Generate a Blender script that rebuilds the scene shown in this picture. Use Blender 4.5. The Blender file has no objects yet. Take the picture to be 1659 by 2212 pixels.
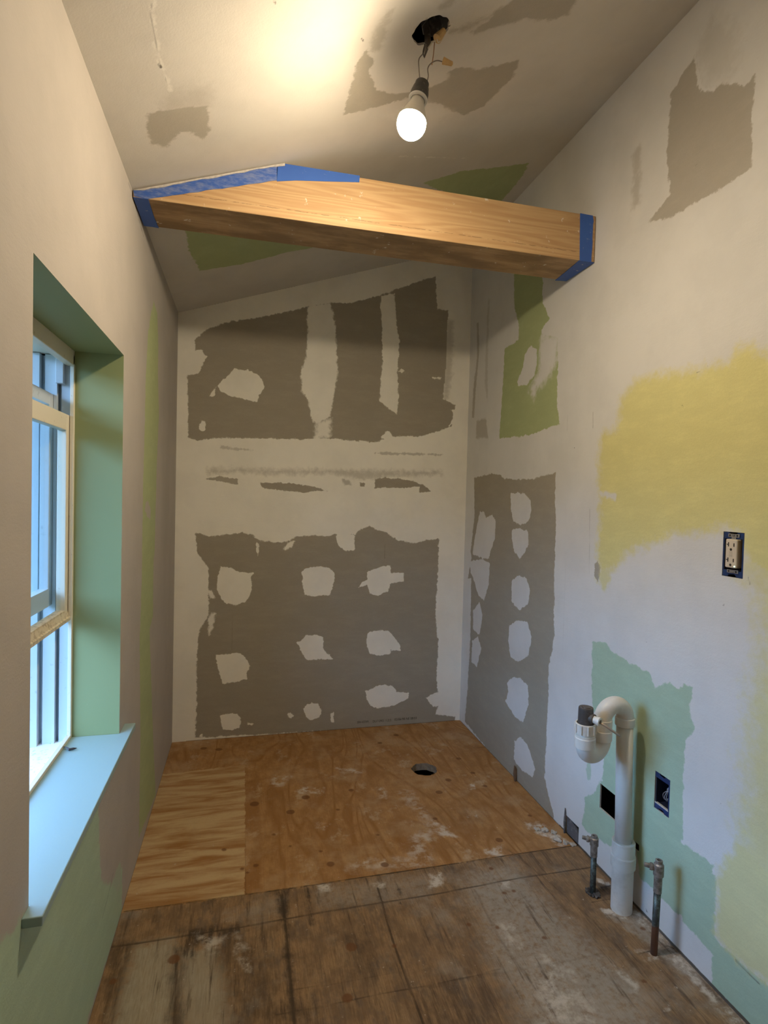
import bpy, bmesh, math, random
import numpy as np
from mathutils import Vector, Matrix
random.seed(7)
C = bpy.context.scene.collection

# ------------------------------------------------------------------ camera
W_, H_ = 1659, 2212
F, YAW, PITCH, ROLL, CAMZ = 1206.29, 0.243164, -0.026717, 0.0243778, 1.16
RX, LX, BY = 1.1091, -0.3123, 2.7132          # right wall, left wall, back wall
ZL, ZR = 1.9746, 2.4556                       # ceiling height left and right
SL = (ZR-ZL)/(RX-LX)
FY = -1.25                                    # wall behind the camera
def ceil_z(x): return ZL + SL*(x-LX)
cf = np.array([math.sin(YAW)*math.cos(PITCH), math.cos(YAW)*math.cos(PITCH), math.sin(PITCH)])
r0 = np.array([math.cos(YAW), -math.sin(YAW), 0]); u0 = np.cross(r0, cf)
cr = r0*math.cos(ROLL)+u0*math.sin(ROLL); cu = -r0*math.sin(ROLL)+u0*math.cos(ROLL)
cam = bpy.data.objects.new('camera', bpy.data.cameras.new('camera')); C.objects.link(cam)
cam.data.sensor_fit = 'VERTICAL'; cam.data.sensor_height = 36; cam.data.sensor_width = 27
cam.data.lens = F*36/H_
cam.data.clip_start = 0.02
m = Matrix(((cr[0],cu[0],-cf[0],0),(cr[1],cu[1],-cf[1],0),(cr[2],cu[2],-cf[2],CAMZ),(0,0,0,1)))
cam.matrix_world = m
bpy.context.scene.camera = cam

# ------------------------------------------------------------------ light
vs = bpy.context.scene.view_settings
vs.view_transform = 'Standard'; vs.look = 'None'; vs.gamma = 1; vs.use_curve_mapping = False
vs.exposure = 0.25
BULB_STRENGTH = 740.0
BULB_COLOR = (1.0, 0.825, 0.59)
SKY_STRENGTH = 15.5
wd = bpy.data.worlds.new('sky'); bpy.context.scene.world = wd; wd.use_nodes = True
nt = wd.node_tree; nt.nodes.clear()
wo = nt.nodes.new('ShaderNodeOutputWorld'); bg = nt.nodes.new('ShaderNodeBackground')
tc = nt.nodes.new('ShaderNodeTexCoord'); sp = nt.nodes.new('ShaderNodeSeparateXYZ')
rp = nt.nodes.new('ShaderNodeValToRGB')
rp.color_ramp.elements[0].position = 0.08; rp.color_ramp.elements[0].color = (0.02,0.03,0.03,1)
rp.color_ramp.elements[1].position = 0.20; rp.color_ramp.elements[1].color = (0.30,0.56,1.0,1)
e = rp.color_ramp.elements.new(0.45); e.color = (0.30,0.56,1.0,1)
e = rp.color_ramp.elements.new(0.62); e.color = (0.05,0.09,0.16,1)
nt.links.new(tc.outputs['Generated'], sp.inputs[0]); nt.links.new(sp.outputs['Z'], rp.inputs[0])
nt.links.new(rp.outputs[0], bg.inputs[0]); bg.inputs[1].default_value = SKY_STRENGTH
nt.links.new(bg.outputs[0], wo.inputs[0])

# ------------------------------------------------------------------ tracing: photo points -> points on a real plane
def unp(x, y, axis, val):
    d = cf + cr*(x-829.5)/F + cu*(1106-y)/F
    o = np.array([0,0,CAMZ]); t = (val-o[axis])/d[axis]; return o+t*d
def unc(x, y):
    d = cf + cr*(x-829.5)/F + cu*(1106-y)/F
    t = (ZL-SL*LX-CAMZ)/(d[2]-SL*d[0]); return np.array([0,0,CAMZ])+t*d
Z = {'p':(0,0,1),'a':(350,550,2.37),'b':(350,1100,2.37),'c':(980,500,2.443),'d':(1180,1200,3.16),'e':(200,1500,2.2726),
     'f':(929,1500,2.2726),'g':(0,0,2),'h':(829,0,2),'i':(0,500,3.16),'j':(0,1150,2.082)}
def tr(surf, z, pts):
    if z == 'w': return np.array(pts, float)
    ox, oy, s = Z[z]; out = []
    for x, y in pts:
        px, py = ox+x/s, oy+y/s
        if surf == 'back': q = unp(px,py,1,BY); out.append((q[0],q[2]))
        elif surf == 'right': q = unp(px,py,0,RX); out.append((q[1],q[2]))
        elif surf == 'left': q = unp(px,py,0,LX); out.append((q[1],q[2]))
        elif surf == 'floor': q = unp(px,py,2,0); out.append((q[0],q[1]))
        elif surf == 'ceil': q = unc(px,py); out.append((q[0],q[1]))
    return np.array(out)
def seg_dist(U, V, P, closed):
    d2 = np.full(U.shape, 1e9); n = len(P)
    for i in range(n if closed else n-1):
        a = P[i]; b = P[(i+1)%n]; ab = b-a; L = max(ab@ab, 1e-12)
        t = np.clip(((U-a[0])*ab[0]+(V-a[1])*ab[1])/L, 0, 1)
        d2 = np.minimum(d2, (U-a[0]-t*ab[0])**2+(V-a[1]-t*ab[1])**2)
    return np.sqrt(d2)
def inside(U, V, P):
    r = np.zeros(U.shape, bool); n = len(P)
    for i in range(n):
        a = P[i]; b = P[(i+1)%n]
        if abs(a[1]-b[1]) < 1e-12: continue
        c = ((a[1] > V) != (b[1] > V)) & (U < (b[0]-a[0])*(V-a[1])/(b[1]-a[1])+a[0]); r ^= c
    return r
MARG = 0.15
EXCL = ('drywall','green','mint','yellow')     # board and paint colours replace one another
def paint(U, V, surf, ops, layers):
    """ops in order of application; each layer keeps (signed distance, edge softness, opacity)."""
    fld = {l: [np.full(U.shape,-1.0), np.full(U.shape,.003), np.full(U.shape,1.0)] for l in layers}
    for op in ops:
        lay, z, pts = op[0], op[1], op[2]
        soft = op[3] if len(op) > 3 else .003
        alpha = op[4] if len(op) > 4 else 1.0
        wid = op[5] if len(op) > 5 else 0
        P = tr(surf, z, pts)
        mask = (U > P[:,0].min()-MARG) & (U < P[:,0].max()+MARG) & (V > P[:,1].min()-MARG) & (V < P[:,1].max()+MARG)
        u = U[mask]; v = V[mask]
        if wid: s = wid-seg_dist(u, v, P, False)
        else:
            s = seg_dist(u, v, P, True); s = np.where(inside(u, v, P), s, -s)
        tg = [l for l in layers if l not in ('line','dust','knot')] if lay == 'mud' else [lay]
        for l in tg:
            f = fld[l]; cur = f[0][mask]
            if lay == 'mud':
                w = -s < cur; f[0][mask] = np.where(w, -s, cur); f[1][mask] = np.where(w, soft, f[1][mask])
            else:
                w = s > cur; f[0][mask] = np.where(w, s, cur)
                f[1][mask] = np.where(w, soft, f[1][mask]); f[2][mask] = np.where(w, alpha, f[2][mask])
        if lay in EXCL:
            for l in layers:
                if l not in EXCL or l == lay: continue
                f = fld[l]; cur = f[0][mask]; w = (-s < cur) & (cur > -.5)
                f[0][mask] = np.where(w, -s, cur)
    return fld

# ------------------------------------------------------------------ node helpers
class N:
    def __init__(s, name):
        s.m = bpy.data.materials.new(name); s.m.use_nodes = True; s.t = s.m.node_tree; s.t.nodes.clear()
        s.out = s.t.nodes.new('ShaderNodeOutputMaterial'); s.b = s.t.nodes.new('ShaderNodeBsdfPrincipled')
        s.t.links.new(s.b.outputs[0], s.out.inputs[0])
    def n(s, k, **kw):
        q = s.t.nodes.new(k)
        for a, v in kw.items(): setattr(q, a, v)
        return q
    def l(s, a, b): s.t.links.new(a, b)
    def put(s, sock, v):
        if isinstance(v, (int,float)): sock.default_value = v
        elif isinstance(v, tuple): sock.default_value = v if len(v) == 4 or sock.type == 'VECTOR' else v+(1,)
        else: s.l(v, sock)
    def math(s, op, a, b=0.0, c=None, clamp=False):
        q = s.n('ShaderNodeMath', operation=op); q.use_clamp = clamp
        s.put(q.inputs[0], a); s.put(q.inputs[1], b)
        if c is not None: s.put(q.inputs[2], c)
        return q.outputs[0]
    def mix(s, f, a, b, bt='MIX'):
        q = s.n('ShaderNodeMix', data_type='RGBA', blend_type=bt)
        s.put(q.inputs[0], f); s.put(q.inputs[6], a); s.put(q.inputs[7], b); return q.outputs[2]
    def noise(s, vec, scale, detail=4, rough=.55, dist=0.0):
        q = s.n('ShaderNodeTexNoise'); s.put(q.inputs['Vector'], vec)
        q.inputs['Scale'].default_value = scale; q.inputs['Detail'].default_value = detail
        q.inputs['Roughness'].default_value = rough; q.inputs['Distortion'].default_value = dist
        return q.outputs[0]
    def rng(s, v, a, b, c=0.0, d=1.0):
        q = s.n('ShaderNodeMapRange'); q.interpolation_type = 'SMOOTHSTEP'
        s.put(q.inputs[0], v)
        if a > b: a, b, c, d = b, a, d, c
        q.inputs[1].default_value = a; q.inputs[2].default_value = b
        q.inputs[3].default_value = c; q.inputs[4].default_value = d; return q.outputs[0]
    def obj(s):
        return s.n('ShaderNodeTexCoord').outputs['Object']
    def scale(s, vec, sc, loc=(0,0,0), rot=(0,0,0)):
        q = s.n('ShaderNodeMapping'); s.put(q.inputs[0], vec)
        q.inputs[1].default_value = loc; q.inputs[2].default_value = rot; q.inputs[3].default_value = sc
        return q.outputs[0]
    def bump(s, h, strength=.3, dist=.002):
        q = s.n('ShaderNodeBump'); q.inputs['Strength'].default_value = strength; q.inputs['Distance'].default_value = dist
        s.put(q.inputs['Height'], h); s.l(q.outputs[0], s.b.inputs['Normal'])
    def layer(s, name, vec, k1=1.3, k0=.026):
        a = s.n('ShaderNodeAttribute', attribute_name=name); q = s.n('ShaderNodeSeparateXYZ'); s.l(a.outputs['Vector'], q.inputs[0])
        n1 = s.math('SUBTRACT', s.noise(vec, 38, 8, .68), .5)
        amp = s.math('ADD', s.math('MULTIPLY', q.outputs[1], k1), k0)
        t = s.math('DIVIDE', s.math('MULTIPLY_ADD', n1, amp, q.outputs[0]), q.outputs[1])
        return s.math('MULTIPLY', s.rng(t, -.5, .5), q.outputs[2])

MUD = (.86,.835,.775); DRY = (.365,.325,.255); GRN = (.41,.46,.235); MINT = (.42,.54,.39); YEL = (.68,.63,.29)
LCOL = {'drywall':DRY, 'green':GRN, 'mint':MINT, 'yellow':YEL}
def wall_material(name, layers, base=MUD):
    k = N(name); v = k.obj()
    n = k.noise(v, 6, 5, .6); f = k.noise(v, 260, 3, .6)
    col = k.mix(k.rng(n, .35, .7), base, tuple(c*.93 for c in base))
    sm = k.noise(k.scale(v, (1,1,3)), 9, 6, .7)
    for L in layers:
        if L in ('line','dust'): continue
        c0 = LCOL[L]
        c = k.mix(k.rng(sm, .4, .75), c0, tuple(x*1.10 for x in c0))
        c = k.mix(k.rng(f, .3, .8, 0, .25), c, tuple(x*.82 for x in c0))
        col = k.mix(k.layer(L, v), col, c)
    if 'dust' in layers: col = k.mix(k.layer('dust', v), col, (.78,.74,.66))
    if 'line' in layers: col = k.mix(k.layer('line', v, .2, .0035), col, (.10,.08,.06))
    k.put(k.b.inputs['Base Color'], col); k.b.inputs['Roughness'].default_value = .75
    k.b.inputs['Specular IOR Level'].default_value = .25
    k.bump(k.math('ADD', k.math('MULTIPLY', sm, 1.2), k.math('MULTIPLY', f, .35)), .35, .0022)
    return k.m
def plain(name, col, rough=.5, metal=0, var=.12, scale=40, bump=.0, spec=.5):
    k = N(name); v = k.obj(); n = k.noise(v, scale, 5, .6)
    k.put(k.b.inputs['Base Color'], k.mix(k.rng(n,.3,.75), col, tuple(c*(1-var) for c in col)))
    k.b.inputs['Roughness'].default_value = rough; k.b.inputs['Metallic'].default_value = metal
    k.b.inputs['Specular IOR Level'].default_value = spec
    if bump: k.bump(n, bump, .001)
    return k.m
def spotted(name, col, spot, sc=60, lo=.55, hi=.62, rough=.5, amt=1.0, metal=0):
    k = N(name); v = k.obj(); n = k.noise(v, sc, 7, .65)
    k.put(k.b.inputs['Base Color'], k.mix(k.rng(n, lo, hi, 0, amt), col, spot))
    k.b.inputs['Roughness'].default_value = rough; k.b.inputs['Metallic'].default_value = metal
    k.bump(n, .25, .001); return k.m

# ------------------------------------------------------------------ mesh helpers
def link(name, bm, mat, parent=None, smooth=False, bevel=0, seg=2):
    if isinstance(bm, bmesh.types.BMesh):
        me = bpy.data.meshes.new(name); bmesh.ops.recalc_face_normals(bm, faces=bm.faces); bm.to_mesh(me); bm.free()
    else: me = bm
    o = bpy.data.objects.new(name, me); C.objects.link(o)
    if isinstance(mat, N): mat = mat.m
    if mat: me.materials.append(mat)
    if smooth:
        for p in me.polygons: p.use_smooth = True
    if bevel:
        md = o.modifiers.new('bevel','BEVEL'); md.width = bevel; md.segments = seg; md.limit_method = 'ANGLE'
    if parent:
        o.parent = parent
        o.location = -Vector(parent.location) if parent.parent is None else (0,0,0)
    return o
def thing(name, label, cat, loc, group=None):
    o = bpy.data.objects.new(name, None); C.objects.link(o); o.location = loc; o.empty_display_size = .05
    o['label'] = label; o['category'] = cat
    if group: o['group'] = group
    return o
def struct(o): o['kind'] = 'structure'; return o
def box(bm, x0, x1, y0, y1, z0, z1):
    v = [bm.verts.new(p) for p in ((x0,y0,z0),(x1,y0,z0),(x1,y1,z0),(x0,y1,z0),(x0,y0,z1),(x1,y0,z1),(x1,y1,z1),(x0,y1,z1))]
    for f in ((0,3,2,1),(4,5,6,7),(0,1,5,4),(1,2,6,5),(2,3,7,6),(3,0,4,7)): bm.faces.new([v[i] for i in f])
    return bm
def bx(*a): return box(bmesh.new(), *a)
def frames(pts):
    pts = [Vector(p) for p in pts]; T = []
    for i in range(len(pts)):
        a = pts[max(i-1,0)]; b = pts[min(i+1,len(pts)-1)]; T.append((b-a).normalized())
    n = T[0].orthogonal().normalized(); out = []
    for i, t in enumerate(T):
        n = (n-t*n.dot(t)).normalized(); out.append((pts[i], n, t.cross(n)))
    return out
def tube(bm, pts, rad, seg=16, cap=True):
    fr = frames(pts); rings = []
    for i, (p, n, b) in enumerate(fr):
        r = rad[i] if isinstance(rad, (list,tuple)) else rad
        rings.append([bm.verts.new(p+(n*math.cos(2*math.pi*k/seg)+b*math.sin(2*math.pi*k/seg))*r) for k in range(seg)])
    for i in range(len(rings)-1):
        for k in range(seg):
            bm.faces.new((rings[i][k], rings[i][(k+1)%seg], rings[i+1][(k+1)%seg], rings[i+1][k]))
    if cap: bm.faces.new(rings[0][::-1]); bm.faces.new(rings[-1])
    return bm
def curve(pts, n=8):
    """Catmull-Rom through the points"""
    P = [Vector(p) for p in pts]; P = [P[0]*2-P[1]]+P+[P[-1]*2-P[-2]]; out = []
    for i in range(1, len(P)-2):
        for k in range(n):
            t = k/n; a,b,c,d = P[i-1:i+3]
            out.append(.5*((2*b)+(c-a)*t+(2*a-5*b+4*c-d)*t*t+(3*b-a-3*c+d)*t**3))
    out.append(P[-2]); return out
def lathe(bm, c, ax, prof, seg=32):
    """prof: (distance along ax, radius)"""
    ax = Vector(ax).normalized(); n = ax.orthogonal().normalized(); b = ax.cross(n); c = Vector(c); rings = []
    for h, r in prof:
        if r < 1e-6: rings.append([bm.verts.new(c+ax*h)])
        else: rings.append([bm.verts.new(c+ax*h+(n*math.cos(2*math.pi*k/seg)+b*math.sin(2*math.pi*k/seg))*r) for k in range(seg)])
    for A, B in zip(rings, rings[1:]):
        for k in range(seg):
            k2 = (k+1)%seg
            if len(A) == 1 and len(B) == 1: continue
            if len(A) == 1: bm.faces.new((A[0],B[k2],B[k]))
            elif len(B) == 1: bm.faces.new((A[k],A[k2],B[0]))
            else: bm.faces.new((A[k],A[k2],B[k2],B[k]))
    return bm
def prism(bm, pts, thick):
    """closed outline of 3d points extruded by the vector thick"""
    A = [bm.verts.new(p) for p in pts]; B = [bm.verts.new(Vector(p)+Vector(thick)) for p in pts]
    bm.faces.new(A); bm.faces.new(B[::-1]); n = len(A)
    for i in range(n): bm.faces.new((A[i],A[(i+1)%n],B[(i+1)%n],B[i]))
    return bm
def rects_faces(bm, co, holes, depth):
    """board edges round rectangular holes; co(u,v,d) -> point"""
    for (u0,u1,v0,v1) in holes:
        c = [(u0,v0),(u1,v0),(u1,v1),(u0,v1)]
        for i in range(4):
            a = c[i]; b = c[(i+1)%4]
            bm.faces.new([bm.verts.new(co(*a,0)), bm.verts.new(co(*b,0)), bm.verts.new(co(*b,depth)), bm.verts.new(co(*a,depth))])
def lines(a, b, step, extra, fine=None):
    n = max(2, int(round((b-a)/step))+1); L = list(np.linspace(a, b, n))
    if fine is not None: L = list(np.linspace(a, fine, 12)[:-1])+list(np.linspace(fine, b, int((b-fine)/step)+1))
    for e_ in extra:
        L = [x for x in L if abs(x-e_) > step*.45 or x in extra]; L.append(e_)
    if a not in L: L.append(a)
    if b not in L: L.append(b)
    return np.array(sorted(set(L)))
def sheet(name, surf, us, vs_, co, rect_holes, round_holes, ops, layers, mat, flip, vmax=None, depth=.005, edge=None):
    """a large board surface as a fine grid with real holes; co(u, v, d) gives the point"""
    nu, nv = len(us), len(vs_)
    U, V = np.meshgrid(us, vs_, indexing='ij')
    keep = np.ones((nu-1, nv-1), bool)
    uc = (us[1:]+us[:-1])/2; vc = (vs_[1:]+vs_[:-1])/2; UC, VC = np.meshgrid(uc, vc, indexing='ij')
    for (u0,u1,v0,v1) in rect_holes: keep &= ~((UC>u0)&(UC<u1)&(VC>v0)&(VC<v1))
    for (cu_,cv_,r) in round_holes: keep &= ~((UC-cu_)**2+(VC-cv_)**2 < r*r)
    if vmax is not None:
        lim = vmax(U); V = np.minimum(V, lim)
        keep &= ~(np.minimum(np.minimum(V[:-1,1:],V[1:,1:]), 9)-np.minimum(V[:-1,:-1],V[1:,:-1]) <= 1e-7)
    for (cu_,cv_,r) in round_holes:       # pull the rim onto the circle
        d = np.hypot(U-cu_, V-cv_); st = abs(us[1]-us[0])*1.0
        w = (np.abs(d-r) < st)&(d > 1e-6)
        rr = r*(1+.03*np.sin(7*np.arctan2(V-cv_,U-cu_))+.02*np.sin(13*np.arctan2(V-cv_,U-cu_)+1))
        U = np.where(w, cu_+(U-cu_)*rr/np.maximum(d,1e-9), U); V = np.where(w, cv_+(V-cv_)*rr/np.maximum(d,1e-9), V)
    u = U.ravel(); v = V.ravel()
    X, Y, Zz = co(u, v, 0)
    X = np.broadcast_to(X, u.shape); Y = np.broadcast_to(Y, u.shape); Zz = np.broadcast_to(Zz, u.shape)
    I, J = np.nonzero(keep)
    q = np.stack([I*nv+J, (I+1)*nv+J, (I+1)*nv+J+1, I*nv+J+1], 1)
    if flip: q = q[:, ::-1]
    used = np.unique(q); remap = -np.ones(nu*nv, int); remap[used] = np.arange(len(used))
    q = remap[q]; co3 = np.stack([X,Y,Zz],1)[used].astype(np.float32)
    me = bpy.data.meshes.new(name)
    me.vertices.add(len(co3)); me.vertices.foreach_set('co', co3.ravel())
    me.loops.add(q.size); me.loops.foreach_set('vertex_index', q.ravel().astype(np.int32))
    me.polygons.add(len(q)); me.polygons.foreach_set('loop_start', np.arange(0, q.size, 4, dtype=np.int32))
    me.polygons.foreach_set('loop_total', np.full(len(q), 4, dtype=np.int32))
    me.update(calc_edges=True)
    fld = paint(u[used], v[used], surf, ops, layers)
    for l in layers:
        at = me.attributes.new(l, 'FLOAT_VECTOR', 'POINT'); at.data.foreach_set('vector', np.stack(fld[l],1).astype(np.float32).ravel())
    o = bpy.data.objects.new(name, me); C.objects.link(o); me.materials.append(mat); struct(o)
    bm = bmesh.new(); 
    rects_faces(bm, lambda a,b,d: [float(t) for t in co(a,b,d)], rect_holes, depth)
    for (cu_,cv_,r) in round_holes:
        n = 48; ring = []
        for k in range(n):
            a = 2*math.pi*k/n; rr = r*(1+.03*math.sin(7*a)+.02*math.sin(13*a+1))
            p = (cu_+math.cos(a)*rr, cv_+math.sin(a)*rr); ring.append((bm.verts.new([float(t) for t in co(*p,0)]), bm.verts.new([float(t) for t in co(*p,depth)])))
        for k in range(n): bm.faces.new((ring[k][0],ring[(k+1)%n][0],ring[(k+1)%n][1],ring[k][1]))
    if bm.faces: link('cut_edge', bm, edge or GYP, o)
    else: bm.free()
    return o

GYP = plain('gypsum_edge', (.62,.58,.52), .9, var=.3, scale=120, bump=.4)
DARKWOOD = plain('stud_bay_dark', (.10,.07,.045), .9, var=.4)

# ------------------------------------------------------------------ outer shell (keeps daylight out except at the window)
WY0, WY1, WZ0, WZ1 = .942, 1.575, .508, 1.510
XO = -.535
bm = bmesh.new()
x0,x1,y0,y1,z0,z1 = XO, RX+.11, FY-.1, BY+.11, -.25, 2.75
def quad(bm, *p): bm.faces.new([bm.verts.new(q) for q in p])
quad(bm,(x1,y0,z0),(x1,y1,z0),(x1,y1,z1),(x1,y0,z1)); quad(bm,(x0,y0,z0),(x1,y0,z0),(x1,y0,z1),(x0,y0,z1))
quad(bm,(x0,y1,z0),(x1,y1,z0),(x1,y1,z1),(x0,y1,z1)); quad(bm,(x0,y0,z1),(x1,y0,z1),(x1,y1,z1),(x0,y1,z1)); quad(bm,(x0,y0,z0),(x1,y0,z0),(x1,y1,z0),(x0,y1,z0))
ys = [y0,WY0-.02,WY1+.02,y1]; zs = [z0,WZ0-.03,WZ1+.02,z1]
for i in range(3):
    for j in range(3):
        if i == 1 and j == 1: continue
        quad(bm,(x0,ys[i],zs[j]),(x0,ys[i+1],zs[j]),(x0,ys[i+1],zs[j+1]),(x0,ys[i],zs[j+1]))
struct(link('wall_exterior', bm, DARKWOOD))

# ------------------------------------------------------------------ back wall
ops = [
 ('drywall','a',[(170,430),(230,385),(330,345),(480,325),(620,295),(740,270),(870,245),(960,250),(1060,225),(1125,205),(1220,170),(1310,140),(1400,110),(1408,280),(1465,285),(1462,560),(1438,740),(1500,770),(1480,880),(1410,905),(1330,930),(1180,930),(1090,960),(860,940),(700,945),(500,940),(420,940),(300,938),(180,950),(135,935),(130,620),(170,600)],.006),
 ('mud','a',[(65,500),(160,488),(212,485),(212,515),(232,520),(205,560),(190,612),(150,612),(65,600)],.004),
 ('mud','a',[(745,262),(865,250),(885,350),(893,470),(895,520),(900,600),(888,680),(870,780),(860,830),(800,870),(770,850),(745,740),(715,700),(712,600),(738,520),(748,420),(742,330)],.010),
 ('mud','a',[(790,850),(865,840),(860,940),(780,940)],.03),
 ('mud','a',[(1125,212),(1190,200),(1198,330),(1215,450),(1205,620),(1213,740),(1200,815),(1150,780),(1115,750),(1118,640),(1130,540),(1128,380),(1118,260)],.006),
 ('mud','a',[(285,672),(305,648),(340,620),(370,580),(400,592),(440,592),(490,612),(515,640),(522,680),(500,715),(485,752),(465,755),(420,738),(350,725),(300,700)],.003),
 ('mud','a',[(245,725),(262,690),(275,680),(275,730)],.003),
 ('mud','a',[(190,870),(205,850),(224,850),(222,898),(205,903),(190,895)],.004),
 ('mud','a',[(1120,935),(1150,905),(1170,905),(1185,938),(1150,955)],.004),
 ('mud','a',[(1380,628),(1428,630),(1425,638),(1395,636)],.002),
 ('mud','a',[(1475,795),(1530,782),(1520,830),(1490,870),(1465,880),(1500,815)],.003),
 ('mud','a',[(1210,598),(1228,585),(1243,596),(1228,604)],.002),
 ('drywall','a',[(1455,330),(1490,340),(1488,560),(1465,740),(1440,730)],.03,.45),
 ('drywall','a',[(300,975),(360,985),(470,1000),(460,1005),(360,1000),(300,992)],.006,.45),
 ('drywall','a',[(1090,1015),(1150,1012),(1300,1015),(1440,1022),(1430,1028),(1250,1026),(1120,1024)],.006,.55),
 ('drywall','a',[(230,1095),(600,1100),(900,1104),(1430,1108),(1430,1125),(1180,1135),(1000,1150),(880,1120),(560,1125),(400,1110),(240,1125)],.035,.5),
 ('drywall','a',[(215,1150),(290,1135),(385,1150),(388,1168),(400,1180),(350,1172),(320,1165),(260,1155)],.004,.9),
 ('drywall','a',[(500,1165),(560,1168),(640,1170),(700,1175),(760,1185),(850,1210),(780,1210),(740,1217),(640,1210),(550,1200),(510,1190)],.003),
 ('drywall','a',[(925,1150),(960,1152),(965,1180),(935,1180)],.01,.6),
 ('drywall','a',[(1005,1162),(1040,1172),(1038,1186),(1015,1186)],.003),
 ('drywall','a',[(1090,1150),(1140,1140),(1210,1148),(1280,1158),(1340,1180),(1380,1212),(1320,1218),(1318,1188),(1220,1195),(1150,1192),(1090,1195)],.003),
 # lower sheet
 ('drywall','b',[(170,120),(240,140),(330,130),(400,120),(460,128),(495,160),(590,170),(640,168),(690,142),(760,135),(850,140),(880,130),(990,130),(1020,100),(1060,85),(1110,110),(1150,120),(1210,160),(1290,172),(1350,160),(1418,150),(1412,330),(1400,560),(1415,700),(1405,850),(1415,1000),(1400,1050),(1500,1064),(1500,1100),(170,1170),(178,1000),(175,800),(190,620),(240,540),(236,300),(180,220)],.006),
 ('mud','b',[(888,125),(985,128),(986,210),(935,212),(905,190)],.004),
 ('mud','b',[(478,200),(485,165),(500,190),(492,242)],.003),
 ('mud','b',[(620,205),(640,170),(680,160),(665,195),(640,205)],.008),
 ('mud','b',[(300,292),(355,300),(380,318),(440,325),(468,325),(455,350),(462,395),(450,440),(430,475),(380,490),(320,485),(290,430),(278,390),(285,340),(295,310)],.003),
 ('mud','b',[(715,320),(740,302),(800,292),(850,300),(885,325),(880,380),(858,440),(790,446),(730,440),(718,370)],.003),
 ('mud','b',[(1005,403),(1022,375),(1048,362),(1050,322),(1090,305),(1130,292),(1170,288),(1172,325),(1240,325),(1238,370),(1172,378),(1155,420),(1110,442),(1065,430),(1050,385)],.003),
 ('mud','b',[(272,745),(330,742),(398,735),(430,760),(450,800),(435,830),(435,870),(370,885),(308,895),(290,820)],.003),
 ('mud','b',[(685,682),(712,672),(735,645),(790,642),(825,655),(826,720),(850,740),(878,768),(800,768),(740,770),(718,735),(705,705)],.003),
 ('mud','b',[(1045,665),(1055,630),(1100,620),(1160,622),(1190,655),(1215,690),(1222,725),(1172,722),(1168,742),(1110,748),(1060,740),(1050,700)],.003),
 ('mud','b',[(1040,930),(1060,925),(1110,900),(1180,902),(1200,935),(1265,938),(1262,970),(1215,990),(1190,1005),(1100,1020),(1060,1000),(1048,965)],.003),
 ('mud','b',[(298,1055),(340,1044),(385,1048),(402,1070),(400,1115),(360,1130),(312,1128),(300,1095)],.003),
 ('mud','b',[(725,1022),(740,1000),(765,990),(800,998),(820,1030),(805,1065),(770,1078),(735,1068)],.003),
 ('mud','b',[(640,1045),(658,1038),(675,1055),(662,1072),(645,1065)],.003),
 ('mud','b',[(862,1045),(880,1040),(878,1090),(865,1085)],.004),
 ('mud','b',[(440,1095),(470,1098),(460,1110),(442,1105)],.003),
 ('mud','b',[(190,1155),(205,1150),(205,1163),(192,1163)],.003),
 ('mud','b',[(235,570),(250,530),(272,535),(262,600),(240,650)],.012),
 ('mud','b',[(235,420),(255,415),(270,455),(250,455)],.01),
 ('mud','b',[(1350,965),(1400,940),(1450,950),(1450,1010),(1385,1010)],.004),
 ('line','b',[(1140,120),(1140,285)],.001,.75,.0009),
 ('line','b',[(360,490),(358,735)],.001,.35,.0008),
 ('line','b',[(1135,450),(1135,600)],.001,.35,.0008),
 ('line','w',[(-.25,0),(1.09,0)],.003,.85,.0018),
 ('line','a',[(60,980),(60,1330)],.002,.4,.0012),
]
mb = wall_material('back_wall_surface', ['drywall','line'], base=(.92,.885,.78))
us = lines(LX, RX, .0045, []); vz = lines(0, 2.46, .0045, [])
wb = sheet('wall_back', 'back', us, vz, lambda u,v,d: (u, BY+d, v), [], [], ops, ['drywall','line'], mb, False, vmax=lambda U: ceil_z(U))
# printed production stamp along the foot of the board
for txt, pa, pb in (('30RN ADOWN',(771,1561),(796,1559)),('DU17-0903 11:22.5',(805,1559),(845,1555)),('02/06/98 NE 08:03',(852,1555),(900,1550))):
    a = unp(*pa,1,BY); b = unp(*pb,1,BY)
    cu_ = bpy.data.curves.new('printed_stamp','FONT'); cu_.body = txt; cu_.size = 1; cu_.extrude = 0
    o = bpy.data.objects.new('t', cu_); C.objects.link(o); bpy.context.view_layer.update()
    me = bpy.data.meshes.new_from_object(o.evaluated_get(bpy.context.evaluated_depsgraph_get())); bpy.data.objects.remove(o)
    w = max(v.co.x for v in me.vertices); sx = (b[0]-a[0])/w; sz = .0165
    for v in me.vertices: v.co = Vector((a[0]+v.co.x*sx, BY-.0006, a[2]-.004+v.co.y*sz))
    link('printed_stamp', me, plain('stamp_ink',(.03,.025,.02),.8), wb)

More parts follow.
